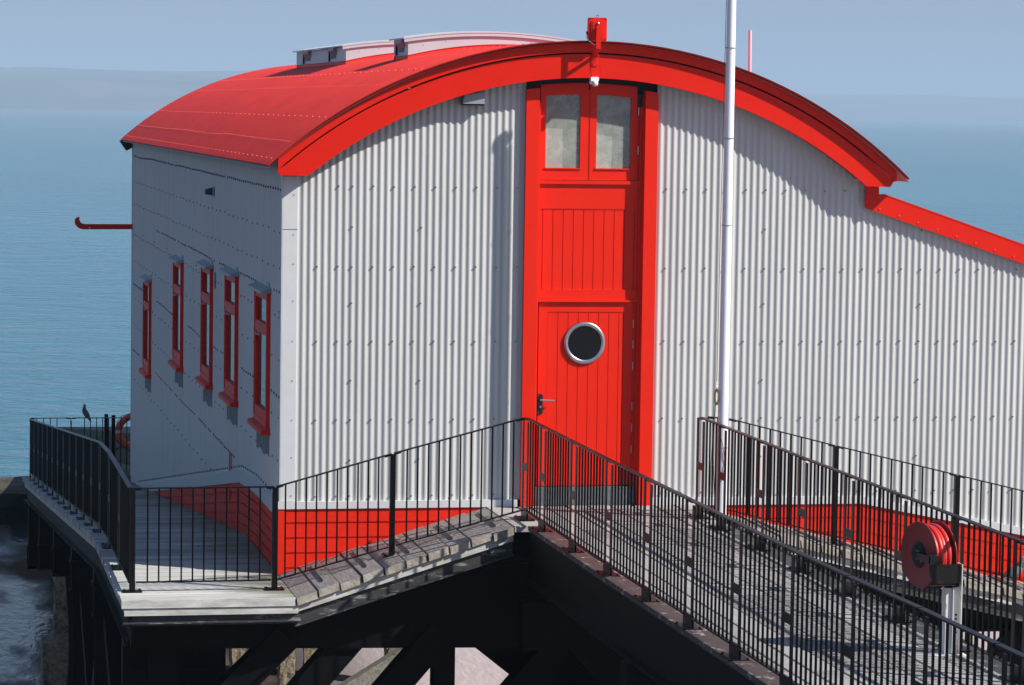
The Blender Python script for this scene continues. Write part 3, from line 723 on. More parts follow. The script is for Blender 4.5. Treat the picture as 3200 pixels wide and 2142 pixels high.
def rampz(x): return -0.715+0.3115*(x+0.03)
def ramp(name, label, xs_, zf, parent_loc, battens, sgn):
    t = thing(name, label, 'ramp', parent_loc)
    b = MB(); bt = MB()
    for i, (a, c) in enumerate(zip(xs_[:-1], xs_[1:])):
        j = random.uniform(-.010, .010); f = random.uniform(-.014, .014); g = 0.011
        za, zc = zf(a)+j, zf(c)+j
        th = 0.08
        b.hexa([(a+g+.01,-1.64+f,za-th),(c-g+.01,-1.64+f,zc-th),(c-g,-0.03,zc-th),(a+g,-0.03,za-th)], [(a+g,-1.64+f,za),(c-g,-1.64+f,zc),(c-g,-0.03,zc),(a+g,-0.03,za)])
        b.add([(a+g+.01,-1.6415+f,za-th),(c-g+.01,-1.6415+f,zc-th),(c-g,-1.6415+f,zc-.001),(a+g,-1.6415+f,za-.001)], [(0,1,2,3)], 1)
        if i % 2 == battens:
            m_ = (a*0.45+c*0.55); zm_ = zf(m_)+j
            bt.hexa([(m_-.03,-1.30+f,zm_-.002-.31*.03*sgn),(m_+.015,-1.30+f,zm_-.002+.31*.015*sgn),(m_+.015,-0.25,zm_-.002+.31*.015*sgn),(m_-.03,-0.25,zm_-.002-.31*.03*sgn)],
                    [(m_-.028,-1.30+f,zm_+.024-.31*.03*sgn),(m_+.013,-1.30+f,zm_+.024+.31*.015*sgn),(m_+.013,-0.25,zm_+.024+.31*.015*sgn),(m_-.028,-0.25,zm_+.024-.31*.03*sgn)])
    b.build('ramp_planks', ['woodr', 'wooden'], t); bt.build('tread_battens', 'woodr', t)
    x0_, x1_ = xs_[0], xs_[-1]
    f1 = MB(); f2 = MB(); n = 8
    for k in range(n):
        a = x0_+(x1_-x0_)*k/n; c = x0_+(x1_-x0_)*(k+1)/n
        za, zc = zf(a), zf(c)
        f1.hexa([(a,-1.60,za-.165),(c,-1.60,zc-.165),(c,-1.54,zc-.165),(a,-1.54,za-.165)], [(a,-1.60,za-.083),(c,-1.60,zc-.083),(c,-1.54,zc-.083),(a,-1.54,za-.083)])
        f2.hexa([(a,-1.555,za-.30),(c,-1.555,zc-.30),(c,-1.53,zc-.30),(a,-1.53,za-.30)], [(a,-1.555,za-.168),(c,-1.555,zc-.168),(c,-1.53,zc-.168),(a,-1.53,za-.168)])
        f2.hexa([(a,-1.62,za-.315),(c,-1.62,zc-.315),(c,-1.53,zc-.315),(a,-1.53,za-.315)], [(a,-1.62,za-.301),(c,-1.62,zc-.301),(c,-1.53,zc-.301),(a,-1.53,za-.301)])
    f1.build('edge_board', 'board', t); f2.build('front_channel', 'worn', t)
    return t
lx = [-0.03+0.2305*i for i in range(0, 11)]
ramp('left_ramp', 'timber ramp with raised battens rising to the door from the side walkway', lx, rampz, (1.1, -0.8, -0.4), 1, 1)
def rampr(x): return -0.03-0.238*(x-4.72)
rx = [4.72+0.2305*i for i in range(0, 32)]
ramp('right_ramp', 'timber ramp sloping down to the right below the lean-to', rx, rampr, (7, -0.8, -0.5), 0, -1)
bpy.data.objects['left_ramp'].name = 'timber_ramp'; bpy.data.objects['right_ramp'].name = 'timber_ramp.001'

# gangway: landing + boards running toward the shore
def gz(y):
    pts = [(3, 0), (-5, 0), (-8, .012), (-11, .02), (-12.5, .035), (-14, .06), (-15.5, .075), (-17, .09), (-20, .12), (-30, .25)]
    for (a, za), (c, zc) in zip(pts[:-1], pts[1:]):
        if c <= y <= a: return za+(zc-za)*(a-y)/(a-c)
    return 0.25
gang = thing('gangway', 'grey boarded footbridge between black railings leading to the red door', 'footbridge', (3.5, -8, 0))
b = MB()
gx = [2.275, 2.62, 2.76, 2.94, 3.18, 3.42, 3.68, 3.93, 4.17, 4.40, 4.66]
for a, c in zip(gx[:-1], gx[1:]):
    y = -0.03
    cuts = [-0.03, -1.62 if a < 2.5 or c > 4.5 else -2.6, -6.4, -10.2, -14.0, -17.8, -21.6, -25.0]
    for p, q in zip(cuts[:-1], cuts[1:]):
        if (a < 2.5 or c > 4.5) and p < -1: break
        q2 = q if q > -20 else q
        j = random.uniform(-.004, .004); g = 0.014
        steps = max(1, int((p-q)/2))
        for s_ in range(steps):
            y1_ = p+(q-p)*s_/steps; y0_ = p+(q-p)*(s_+1)/steps+(0.008 if s_ == steps-1 else 0)
            za, zb_ = gz(y0_)+j, gz(y1_)+j
            b.hexa([(a+g,y0_,za-.06),(c-g,y0_,za-.06),(c-g,y1_,zb_-.06),(a+g,y1_,zb_-.06)], [(a+g,y0_,za),(c-g,y0_,za),(c-g,y1_,zb_),(a+g,y1_,zb_)])
b.build('deck_boards', 'grip', gang)
b = MB()
for y in range(0, 12): b.box(2.57, 4.36, -1.9-y*2.0-1.99, -1.9-y*2.0, gz(-3-y*2.0)-.10, gz(-3-y*2.0)-.085)
b.build('under_plate', 'black', gang)
# fine anti-slip ribs on the boards
b = MB(); y = -2.0
while y > -19.5:
    for a, c in zip(gx[1:-2], gx[2:-1]):
        zz = gz(y)
        b.box(a+.02, c-.02, y, y+0.022, zz+.0015, zz+.0040)
    y -= 0.062
b.build('grip_ribs', mat('grip_rib', (0.38, 0.36, 0.35), 0.8, var=0.2, vscale=9), gang)
for (xa, xb, nm) in ((2.42, 2.74, 'l'), (4.36, 4.62, 'r')):
    b = MB(); f = MB()
    ysg = [-1.66, -5, -8, -11, -12.5, -14, -15.5, -17, -20, -25]
    for a, c in zip(ysg[:-1], ysg[1:]):
        za, zc = gz(a)-.012, gz(c)-.012
        top = .018 if nm == 'l' else -.005
        f.hexa([(xa,c,zc-.03),(xb-(.12 if nm == 'l' else 0),c,zc-.03),(xb-(.12 if nm == 'l' else 0),a,za-.03),(xa,a,za-.03)], [(xa,c,zc+top),(xb-(.12 if nm == 'l' else 0),c,zc+top),(xb-(.12 if nm == 'l' else 0),a,za+top),(xa,a,za+top)])
        xm = (xa+xb)/2-(0.12 if nm == 'l' else 0)
        b.hexa([(xm-.02,c,zc-.52),(xm+.02,c,zc-.52),(xm+.02,a,za-.52),(xm-.02,a,za-.52)], [(xm-.02,c,zc-.031),(xm+.02,c,zc-.031),(xm+.02,a,za-.031),(xm-.02,a,za-.031)])
        b.hexa([(xm-.11,c,zc-.55),(xm+.11,c,zc-.55),(xm+.11,a,za-.55),(xm-.11,a,za-.55)], [(xm-.11,c,zc-.521),(xm+.11,c,zc-.521),(xm+.11,a,za-.521),(xm-.11,a,za-.521)])
    gd = b.build('girder', 'black', gang); f.build('top_flange', 'kerb' if nm == 'l' else 'worn', gd)
b = MB()
y = -2.5
while y > -24: b.box(2.46, 4.5, y-.06, y+.06, gz(y)-.35, gz(y)-.075); y -= 1.9
b.build('cross_beams', 'black', gang)

# ================================================================== RAILINGS
HR = 1.085
def rail_run(label, pts, kinds, axis, spacing=0.115, group='black balustrade runs round the decks', seg_axis_y=False, tight=None):
    """pts: deck points of posts; kinds: 's' single post, 'd' double, '' none"""
    c = pts[0]
    t = thing('railing', label, 'railing', c, group)
    ydir = axis == 'y'
    for i, (p, k) in enumerate(zip(pts, kinds)):
        if not k: continue
        b = MB(); x, y, z = p
        if k == 's':
            b.box(x-.028, x+.028, y-.028, y+.028, z+.012, z+HR)
            b.box(x-.03, x+.03, y-.03, y+.03, z+.012, z+.10)
        else:
            w_ = 0.12
            b.box(x-.006, x+.006, y+w_-.03, y+w_+.03, z+.012, z+HR-.01)
            b.box(x-.006, x+.006, y-w_-.03, y-w_+.03, z+.012, z+HR-.03)
            b.box(x-.005, x+.005, y-w_+.03, y+w_-.03, z+.52, z+.60)
            b.box(x-.009, x+.009, y-w_-.03, y+w_+.03, z+.012, z+.12)
        pp = b.build('post', 'rail', t)
        b = MB()
        if k == 's': b.box(x-.10, x+.10, y-.075, y+.075, z+.001, z+.014); hw = .08; hd_ = .05
        else: b.box(x-.085, x+.085, y-.17, y+.17, z+.001, z+.014); hw = .065; hd_ = .14
        for sx in (-1, 1):
            for sy in (-1, 1): b.stud((x+sx*hw, y+sy*hd_, z+.014), (0,0,1), .011, .014, 0)
        b.build('base_plate', 'rail', pp)
    tr = MB(); br_ = MB(); ns = len(pts)-1
    for i in range(ns):
        a = Vector(pts[i]); c2 = Vector(pts[i+1]); d = (c2-a); L = Vector((d.x, d.y)).length
        gap = 0.012/L
        A = a+d*gap; B = c2-d*gap
        tr.beam((A.x, A.y, A.z+HR+.006), (B.x, B.y, B.z+HR+.006), .05, .013)
        tr.beam(a+Vector((0,0,HR-.008))-d.normalized()*0.09*(1 if i else 0), a+Vector((0,0,HR-.008))+d.normalized()*0.09, .03, .010)
        tr.beam(c2+Vector((0,0,HR-.008))-d.normalized()*0.09, c2+Vector((0,0,HR-.008)), .03, .010)
        ga = 0.04/L if 's' in kinds[i] else (0.0 if not kinds[i] else 0.135/L); gb = 0.04/L if 's' in kinds[i+1] else (0.0 if not kinds[i+1] else 0.135/L)
        A = a+d*ga; B = c2-d*gb
        br_.beam((A.x, A.y, A.z+.10), (B.x, B.y, B.z+.10), .04, .013)
        bl = MB(); n = max(2, round((L-(ga+gb)*L)/spacing))
        for q in range(1, n):
            s_ = ga+(1-ga-gb)*q/n; x, y, z = a+d*s_
            bl.box(x-.008, x+.008, y-.008, y+.008, z+.105, z+HR+.001)
        bl.build('balusters', 'bar', t)
    tr.build('top_rail', 'rail', t); br_.build('bottom_rail', 'rail', t)
    return t
ly_ = [-1.07+1.667*i for i in range(16)]
rail_run('black railing running back along the outer edge of the side walkway', [(-1.70, y, dz(y)) for y in ly_], ['']+['d']*15, 'y')
rail_run('black railing across the front of the low side walkway', [(-1.68, -1.07, zdk), (-0.185, -1.07, zdk+.002)], ['s', 's'], 'x')
rail_run('black railing climbing along the left ramp to the door landing', [(-0.185, -1.07, zdk), (1.065, -1.07, rampz(1.065)), (2.485, -1.07, 0.0)], ['', 's', ''], 'x')
gyl = [-1.07, -1.98, -3.47, -5.02, -6.56, -8.06, -9.55, -11.0, -12.5, -14.05, -15.5, -17.0, -18.5]
rail_run('long black railing on the near left side of the gangway', [(2.50, y, gz(y)) for y in gyl], ['d']*len(gyl), 'y', 0.125)
gyr = [-1.12, -2.02, -3.48, -4.96, -6.43, -7.91, -9.35, -10.8, -12.3, -13.8]
rail_run('black railing on the far right side of the gangway behind the hose reel', [(4.42, y, gz(y)) for y in gyr], ['d']*len(gyr), 'y', 0.125)
rail_run('black railing descending the right ramp in front of the lean-to wall', [(4.50, -1.07, 0.0), (4.74, -1.07, -.02), (5.96, -1.07, rampr(5.96)), (7.36, -1.07, rampr(7.36)), (8.76, -1.07, rampr(8.76)), (10.16, -1.07, rampr(10.16))], ['', '', 's', 's', 's', 's'], 'x')
ye = 24.05
rail_run('black railing across the seaward end of the side walkway', [(-1.70, ye, dz(ye)+.02), (-0.95, ye, dz(ye)+.02), (0.55, ye, dz(ye)+.02), (2.0, ye, dz(ye)+.02)], ['', 'd', 'd', 'd'], 'x')

# ================================================================== flagpole
fp = thing('flagpole', 'tall white flagpole standing at the right corner of the door landing', 'flagpole', (4.61, -1.32, -0.05))
b = MB(); b.tube([(4.608, -1.32, -0.3), (4.610, -1.32, 1.5), (4.612, -1.32, 3.2), (4.614, -1.32, 6.0)], [.058, .056, .053, .047], 32); pole = b.build('pole', 'white', fp)
b = MB()
for z in (5.06, 4.10, 3.17, 0.78): b.lathe([(.0545, 0), (.0585, 0.001), (.0585, .008), (.0545, .009)], (4.612, -1.32, z), n=32)
b.build('joint_rings', 'greyl', pole)
b = MB(); b.sphere((4.60, -1.32, 6.11), 0.062, (1, 1, 1.5)); b.tube([(4.613, -1.32, 5.99), (4.605, -1.32, 6.06)], 0.03, 12); b.build('finial', 'white', pole)
b = MB(); b.tube([(4.553, -1.335, 6.0), (4.545, -1.335, 4.5), (4.535, -1.335, 3.0), (4.53, -1.335, 1.5)], 0.0035, 6)
b.tube([(4.52, -1.34, 1.25), (4.50, -1.34, 0.8), (4.53, -1.34, 0.2)], 0.004, 6); b.tube([(4.512, -1.36, 1.25), (4.475, -1.36, 0.6), (4.47, -1.36, 0.1)], 0.004, 6)
b.build('halyard', 'rope', fp)
b = MB()
for k in range(7):
    r_ = 0.075+random.uniform(-.012, .012); o_ = random.uniform(-.01, .01)
    b.tube([(4.528+0.022*cos(a)*(1+o_*8)+o_, -1.355+o_, 1.335+r_*sin(a)) for a in [i*2*pi/20 for i in range(21)]], 0.006, 6)
b.build('rope_coil', 'rope', fp)
b = MB(); b.tube([(4.545, -1.335, 1.455), (4.520, -1.34, 1.44)], 0.012, 8); b.box(4.53, 4.565, -1.345, -1.325, 1.42, 1.44); b.build('cleat', 'plas', fp)
b = MB(); b.tube([(4.56, -1.37, 0.95), (4.60, -1.385, 0.80), (4.625, -1.385, 0.62), (4.60, -1.385, 0.45), (4.56, -1.38, 0.38)], 0.004, 6); b.build('loose_cord', 'rope', fp)

# ================================================================== hose reel
RC = Vector((4.045, -9.5, 0.822)); an = radians(76)
ax = Vector((-sin(an), -cos(an), 0))       # from the far disc toward the near disc
hr = thing('hose_reel', 'round red fire hose reel on a rust stained white steel post', 'hose reel', (4.30, -9.5, 0))
b = MB()
def disc(c, r=.268):
    b.lathe([(0, .004), (.08, .004), (.10, .006), (r-.012, .002), (r, .006), (r+.003, 0), (r, -.006), (r-.012, -.004), (0, -.004)], c, ax, 56)
disc(RC+ax*0.0); d1 = b.build('front_disc', 'reel', hr)
b = MB(); disc(RC-ax*0.185); b.build('rear_disc', 'reel', hr)
b = MB()
for k, off in enumerate((0.03, 0.067, 0.104, 0.140)):
    rr = .215+0.012*(k % 2)
    b.lathe([(rr+.022*cos(a), .022*sin(a)) for a in [i*2*pi/12 for i in range(12)]], RC-ax*off, ax, 56, closed=True)
for k, off in enumerate((0.045, 0.085, 0.125)):
    b.lathe([(.185+.022*cos(a), .022*sin(a)) for a in [i*2*pi/12 for i in range(12)]], RC-ax*off, ax, 48, closed=True)
b.build('hose', 'hose', hr)
b = MB(); b.tube([RC-ax*.02, RC-ax*.165], .17, 32); b.build('drum', 'reel', hr)
b = MB(); b.lathe([(0, .012), (.085, .012), (.108, .009), (.112, .004)], RC, ax, 40); hub = b.build('hub', 'dark', hr)
sd = Vector((ax.y, -ax.x, 0)); sd = sd if sd.x > 0 else -sd
b = MB()
for k in range(6):
    c = RC+ax*.0135+Vector((0,0,.03-.013*k))-sd*.03; L2 = .052 if k < 5 else .03
    b.hexa([c-Vector((0,0,.0025)), c+sd*L2-Vector((0,0,.0025)), c+sd*L2-Vector((0,0,.0025))+ax*.0006, c-Vector((0,0,.0025))+ax*.0006],
           [c+Vector((0,0,.0025)), c+sd*L2+Vector((0,0,.0025)), c+sd*L2+Vector((0,0,.0025))+ax*.0006, c+Vector((0,0,.0025))+ax*.0006])
b.build('hub_print', 'label', hub)
b = MB(); b.lathe([(0, .018), (.013, .016), (.015, .0125)], RC+ax*.0+sd*.05+Vector((0,0,-.04)), ax, 16); b.build('hub_button', 'hose', hub)
b = MB()
b.tube([RC+ax*.005, RC+ax*.045], .03, 16)
b.beam(RC+ax*.032, (4.03, -9.80, .82), .012, .055)
b.box(4.03, 4.10, -9.84, -9.77, .79, .86)
b.hexa([(4.075,-9.80,.63),(4.285,-9.80,.63),(4.285,-9.79,.63),(4.075,-9.79,.63)], [(4.075,-9.80,.785),(4.285,-9.80,.785),(4.285,-9.79,.785),(4.075,-9.79,.785)])
b.hexa([(4.286,-9.80,.60),(4.375,-9.50,.56),(4.365,-9.50,.56),(4.276,-9.79,.60)], [(4.286,-9.80,.785),(4.375,-9.50,.75),(4.365,-9.50,.75),(4.276,-9.79,.785)])
b.hexa([(4.03,-9.79,.615),(4.26,-9.79,.615),(4.365,-9.50,.56),(4.15,-9.50,.56)], [(4.03,-9.79,.629),(4.26,-9.79,.629),(4.365,-9.50,.574),(4.15,-9.50,.574)])
b.hexa([(4.03,-9.80,.69),(4.074,-9.80,.63),(4.074,-9.79,.63),(4.03,-9.79,.69)], [(4.03,-9.80,.80),(4.074,-9.80,.785),(4.074,-9.79,.785),(4.03,-9.79,.80)])
b.box(4.10, 4.37, -9.499, -9.49, 0.545, 0.70)
b.build('bracket', 'bkt', hr)
b = MB()
b.box(4.248, 4.300, -9.60, -9.50, 0.0, 0.56); b.box(4.301, 4.308, -9.62, -9.50, 0.0, 0.56); b.box(4.309, 4.370, -9.565, -9.555, 0.0, 0.56); b.box(4.371, 4.379, -9.62, -9.50, 0.0, 0.755)
pst = b.build('steel_post', 'rust', hr)
b = MB()
for z in (0.335, 0.30, 0.19): b.stud((4.348, -9.566, z), (0,-1,0), .011, .003, 0)
b.build('bolt_holes', 'dark', pst)
b = MB(); b.box(4.15, 4.42, -9.68, -9.44, 0.009, 0.02); b.build('base_plate', 'rust', hr)

# ================================================================== lifebuoy
lb = thing('lifebuoy', 'orange lifebuoy with grey tape bands hanging at the seaward end of the walkway', 'lifebuoy', (0.22, 24.35, -1.74))
b = MB(); c = Vector((0.235, 24.35, -1.735)); R_, r_ = .285, .062
prof = lambda a0, a1, rr, n=14: None
def torus_arc(mb, a0, a1, rr, n=10, m_=12):
    vs = []; fs = []
    for i in range(n+1):
        t_ = a0+(a1-a0)*i/n
        for k in range(m_):
            p_ = 2*pi*k/m_; q = R_+rr*cos(p_); vs.append((c.x+q*cos(t_), c.y+rr*.75*sin(p_), c.z+q*sin(t_)))
    for i in range(n):
        for k in range(m_):
            k2 = (k+1) % m_; fs.append((i*m_+k, i*m_+k2, (i+1)*m_+k2, (i+1)*m_+k))
    mb.add(vs, fs, 0, True)
torus_arc(b, 0, 2*pi, r_, 40); b.build('ring', 'buoy', lb)
b = MB()
for a in (.5, 1.0, 1.5, 0.02): torus_arc(b, pi*a-.1, pi*a+.1, r_+.003, 3)
b.build('reflective_tape', 'tape', lb)
b = MB(); b.tube([(c.x+.36*cos(a)*(1+.04*sin(6*a)), c.y-.02, c.z+.36*sin(a)*(1+.04*sin(6*a))) for a in [i*2*pi/40 for i in range(41)]], .006, 6); b.build('grab_line', 'rope', lb)
b = MB(); b.box(c.x+.1, c.x+.16, c.y+.05, c.y+.11, dz(ye), c.z+.5); b.build('stand', 'greyl', lb)

# ================================================================== pigeons
def pigeon(name, label, loc, face, sc=1.0, pitch=35, group=None):
    """standing pigeon; face = +1 looks toward -x, body profile in the x-z plane"""
    t = thing(name, label, 'pigeon', loc, group)
    x0, y0_, z0 = loc
    b = MB(); p = radians(pitch)
    def at(u, v, w_=0): return Vector((x0-face*(u*cos(p)-v*sin(p))*sc, y0_+w_*sc, z0+(.085+u*sin(p)+v*cos(p))*sc))
    prof = [(-.20, -.010, .004), (-.16, -.008, .022), (-.10, -.002, .034), (-.05, 0, .052), (0, 0, .060), (.05, .003, .058), (.085, .012, .045), (.115, .032, .030), (.14, .055, .024), (.158, .072, .025), (.175, .078, .022), (.190, .076, .010)]
    pts = [at(u, v) for u, v, r in prof]; b.tube(pts, [r*sc for u, v, r in prof], 16); body = b.build('body', 'pigeon', t)
    b = MB()
    for s_ in (-1, 1):
        q = [(.05, .01), (.02, .045), (-.06, .035), (-.165, .0), (-.06, -.02), (.02, -.025)]
        vs = [at(u, v, s_*(.058-abs(u+.02)*.2)) for u, v in q]+[at(u, v, s_*(.048-abs(u+.02)*.2)) for u, v in q]
        b.add(vs, [tuple(range(6)), tuple(range(11, 5, -1))]+[(i, (i+1) % 6, 6+(i+1) % 6, 6+i) for i in range(6)])
    b.build('wings', mat('grey_wing', (0.22, 0.23, 0.27), 0.7, col2=(0.07, 0.07, 0.09), vscale=22), t)
    b = MB(); b.tube([at(.186, .076), at(.205, .070), at(.215, .063)], [.006*sc, .004*sc, .001*sc], 8); b.build('beak', 'beak', t)
    b = MB(); b.tube([at(.098, .024), at(.118, .036), at(.135, .05)], [.042*sc, .034*sc, .0275*sc], 14); b.build('neck_ruff', 'pneck', t)
    b = MB(); b.tube([at(-.15, -.012), at(-.21, -.02)], [.018*sc, .026*sc], 8); b.build('tail_fan', 'pwhite', t)
    b = MB()
    for s_ in (-1, 1):
        f = Vector((x0+face*.0*sc, y0_+s_*.02*sc, z0))
        b.tube([at(-.015, -.045, s_*.02), f+Vector((0,0,.004))], .005*sc, 6)
        for a in (-.6, 0, .6, pi): b.tube([f+Vector((0,0,.004)), f+Vector((-face*.03*cos(a)*sc, .03*sin(a)*sc, .003))], .003*sc, 5)
    b.build('legs', 'foot', t)
    return t
pigeon('pigeon', 'dark pigeon perched on the seaward end railing', (-0.675, 24.05, dz(ye)+.02+HR+.0125), 1, 0.88, 56)
pigeon('pigeon', 'grey and white pigeon beside the lean-to plinth at the right edge', (8.33, -0.30, rampr(8.33)+.01), -1, 1.1, 30)

# ================================================================== PIER STRUCTURE
ZB = -7.63
def crosshead(y, z, x0=-1.75, x1=11.5, h=.5):
    b = MB(); b.box(x0, x1, y-.02, y+.02, z-h, z-.03); b.box(x0, x1, y-.15, y+.15, z-.0295, z); b.box(x0, x1, y-.15, y+.15, z-h-.03, z-h-.0005)
    for x in [x0+.02+i*1.65 for i in range(8)]: b.box(x, x+.02, y-.13, y-.021, z-h+.001, z-.031)
    return b
benty = [-0.9, 4.6, 9.6, 14.6, 19.6, 24.0]
names = ['front', 'second', 'third', 'fourth', 'fifth', 'seaward']
bents = []
for i, y in enumerate(benty):
    t = thing('pier_bent', 'black steel pier frame of legs and cross braces, %s from the landing' % ['first', 'second', 'third', 'fourth', 'fifth', 'last'][i], 'pier frame', (3, y, ZB), 'black pier frames under the boathouse')
    bents.append(t)
    z = [-0.99, -1.48, -1.95, -2.5, -3.15, -3.8][i]
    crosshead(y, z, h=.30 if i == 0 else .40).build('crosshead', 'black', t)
    zb = z-(.43 if i else .33)
    if i:
        for x in (-1.6, 1.6, 7.9):
            b = MB(); b.box(x-.13, x+.13, y-.12, y+.12, z, dz(y)-.30 if x < 0 else dz(y)+.3); b.build('stub_post', 'black', t)
    for x in ((-1.35, 1.66, 5.2, 8.2) if i == 0 else (-1.55, -1.0, 8.0) if i < 3 else (-1.6+.28*(i-2), 8.0)):
        hw_ = .11 if x == 1.66 else .16
        b = MB(); b.box(x-hw_, x+hw_, y-.15, y-.12, ZB-.3, zb); b.box(x-hw_, x+hw_, y+.12, y+.15, ZB-.3, zb); b.box(x-.02, x+.02, y-.12, y+.12, ZB-.3, zb)
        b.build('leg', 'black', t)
    b = MB()
    prs = ([(8.2, 5.2)] if i == 0 else [(10.6, 8.0)])
    for (xa, xb) in prs:
        b.beam((xa, y-.17, zb), (xb, y-.17, zb-2.6), .03, .26, (0,0,1)); b.beam((xb, y+.17, zb), (xa, y+.17, zb-2.6), .03, .26, (0,0,1))
        b.beam((xa, y-.17, zb-2.7), (xb, y-.17, zb-5.4), .03, .26, (0,0,1)); b.beam((xb, y+.17, zb-2.7), (xa, y+.17, zb-5.4), .03, .26, (0,0,1))
    b.build('cross_brace', 'black', t)
# longitudinal girders and raking braces
t = thing('pier_girders', 'black steel girders running seaward beneath the decks', 'girder', (0, 10, -2), None)
for x in (-1.45, -0.6, 0.3, 2.3, 4.6, 7.8):
    b = MB()
    for a, c in zip(benty[:-1], benty[1:]):
        za, zc = dz(a)-.43, dz(c)-.43
        if a < 0: b.box(x-.12, x+.12, a+.16, c-.16, za-.13, za); continue
        b.hexa([(x-.12,a+.16,za-.22),(x+.12,a+.16,za-.22),(x+.12,c-.16,zc-.22),(x-.12,c-.16,zc-.22)], [(x-.12,a+.16,za),(x+.12,a+.16,za),(x+.12,c-.16,zc),(x-.12,c-.16,zc)])
    b.build('girder', 'black', t)
t2 = thing('raking_braces', 'black raking steel braces between the pier frames under the walkway', 'brace', (-1, 10, -4))
for i, (a, c) in enumerate(zip(benty[:-1], benty[1:])):
    for x in ((-1.5, -0.95) if i < 2 else (-0.95, -0.6)):
        b = MB(); z1 = [-1.5, -2.1, -2.6, -3.1, -3.7][i]; z2 = [-1.9, -2.4, -2.9, -3.5, -4.2][i]
        b.beam((x, a+.2, z1), (x, c-.2, z2-3.2), .30, .22); b.beam((x+.01, c-.2, z2), (x+.01, a+.2, z1-3.2), .26, .22)
        b.beam((x, a+.2, z1-3.2), (x, c-.2, z2-6.0), .26, .22)
        b.build('brace', 'black', t2)
# floor plate closing the building from below
b = MB(); b.box(0.02, 11.9, 0.02, LEN, -0.5, -0.42); fl = b.build('floor_slab', 'black', bld)
# gangway V bracing toward the shore
t3 = thing('gangway_trestle', 'black trestle of splayed legs carrying the gangway', 'trestle', (3.5, -2, ZB))
for (p, q) in (((-0.06, -1.10, -1.20), (-1.70, -1.10, -2.85)), ((0.68, -1.0, -1.20), (-1.5, -1.0, -3.7)), ((1.58, -1.10, -1.20), (-1.2, -1.10, -4.4)),
               ((1.98, -0.55, -1.20), (5.0, -0.55, -3.6)), ((3.05, -1.0, -1.20), (0.6, -1.0, -4.0)), ((3.0, -1.3, -1.2), (6.4, -1.3, -5.0)), ((5.2, -1.6, -1.3), (2.6, -1.6, -4.3))):
    b = MB(); b.beam(p, q, .28, .30); b.build('leg', 'black', t3)
b = MB(); b.box(-1.75, -0.66, -0.75, -0.55, -6.5, -1.30); b.build('dark_filler', 'black', t3); b = MB(); b.box(2.62, 4.4, -0.45, -0.35, -3.0, -1.25); b.build('dark_filler', 'black', t3)  # panels added to make the gaps under the pier black
for (x0_, y0_) in ((2.45, -6.5), (4.45, -6.5), (2.45, -12.5), (4.45, -12.5), (2.45, -18.5), (4.45, -18.5)):
    b = MB(); b.box(x0_-.13, x0_+.13, y0_-.13, y0_+.13, ZB-.5, -.56); b.build('leg', 'black', t3)
b = MB(); b.beam((2.3, -1.9, -1.0), (4.6, -1.9, -1.0), .3, .5); b.hexa([(-1.7,-1.2,-1.30),(2.6,-1.2,-1.37),(2.6,-1.1,-1.37),(-1.7,-1.1,-1.30)], [(-1.7,-1.2,-1.02),(2.6,-1.2,-.45),(2.6,-1.1,-.45),(-1.7,-1.1,-1.02)]); b.build('trestle_head', 'black', t3)
# secondary joists visible under the ramp
# barnacled concrete piles further back
t4s = [((3.66, 28.5), .20, -3.2), ((4.22, 28.9), .19, -3.2), ((2.72, 28.6), .24, -3.2), ((6.15, 29.6), .34, -3.2), ((-0.80, 29.0), .26, -4.2)]
labs = ['barnacled brown concrete pile on the sand, seen through the leftmost clear gap under the pier', 'brown concrete pile just right of a black post shadow under the pier',
        'weedy concrete pile in the narrow dark corner gap at the left under the pier', 'thick pitted concrete pile beside the grey raking strut', 'dark weedy pile on a square footing at the left of the pier']
for ((x, y), r, z1), lab in zip(t4s, labs):
    t = thing('concrete_pile', lab, 'pile', (x, y, ZB), 'weedy concrete piles')
    b = MB(); n = 20; vs = []; rows = 40
    for i in range(rows+1):
        z = ZB-.3+(z1-ZB+.3)*i/rows
        for k in range(n):
            a = 2*pi*k/n; q = r*(1+random.uniform(-.10, .10)); cx_ = max(-.8, min(.8, cos(a)*1.2)); cy_ = max(-.8, min(.8, sin(a)*1.2))
            vs.append((x+q*cx_, y+q*cy_, z+random.uniform(-.03, .03)))
    fs = [(i*n+k, i*n+(k+1) % n, (i+1)*n+(k+1) % n, (i+1)*n+k) for i in range(rows) for k in range(n)]
    b.add(vs, fs); b.build('shaft', 'conc', t)
    if x < 0: b = MB(); b.box(x-.45, x+.45, y-.45, y+.45, ZB-.3, ZB+1.2); b.build('footing', 'conc', t)
b = MB(); b.beam((7.6, 27.6, -5.75), (4.3, 27.6, -7.75), .35, .50); o = b.build('raking_strut', 'concg'); tag(o, 'grey pitted concrete strut raking down beneath the pier', 'strut')

# lifeboat slipway and lower walkway seaward of the building
t5 = thing('slipway', 'black steel slipway descending seaward from behind the boathouse', 'slipway', (4, 40, -4))
def sz(y): return -1.6-0.10*(y-22)
b = MB()
def slab(mb, x0, x1, y0, y1): mb.hexa([(x0,y0,sz(y0)-.2),(x1,y0,sz(y0)-.2),(x1,y1,sz(y1)-.2),(x0,y1,sz(y1)-.2)], [(x0,y0,sz(y0)),(x1,y0,sz(y0)),(x1,y1,sz(y1)),(x0,y1,sz(y1))])
slab(b, .9, 6.5, 22.2, 33.2); slab(b, .9, 6.5, 40.4, 66)
for (xa, xb) in ((.9, 3.2), (3.55, 4.3), (4.65, 5.3), (5.95, 6.5)): slab(b, xa, xb, 33.2, 40.4)
y = 33.2; k = 0
while y < 40.3:
    slab(b, 3.2, 5.95, y, y+(.45 if k % 3 else .9)); y += .45+.38 if k % 3 else 1.2; k += 1
b.build('deck', 'black', t5)
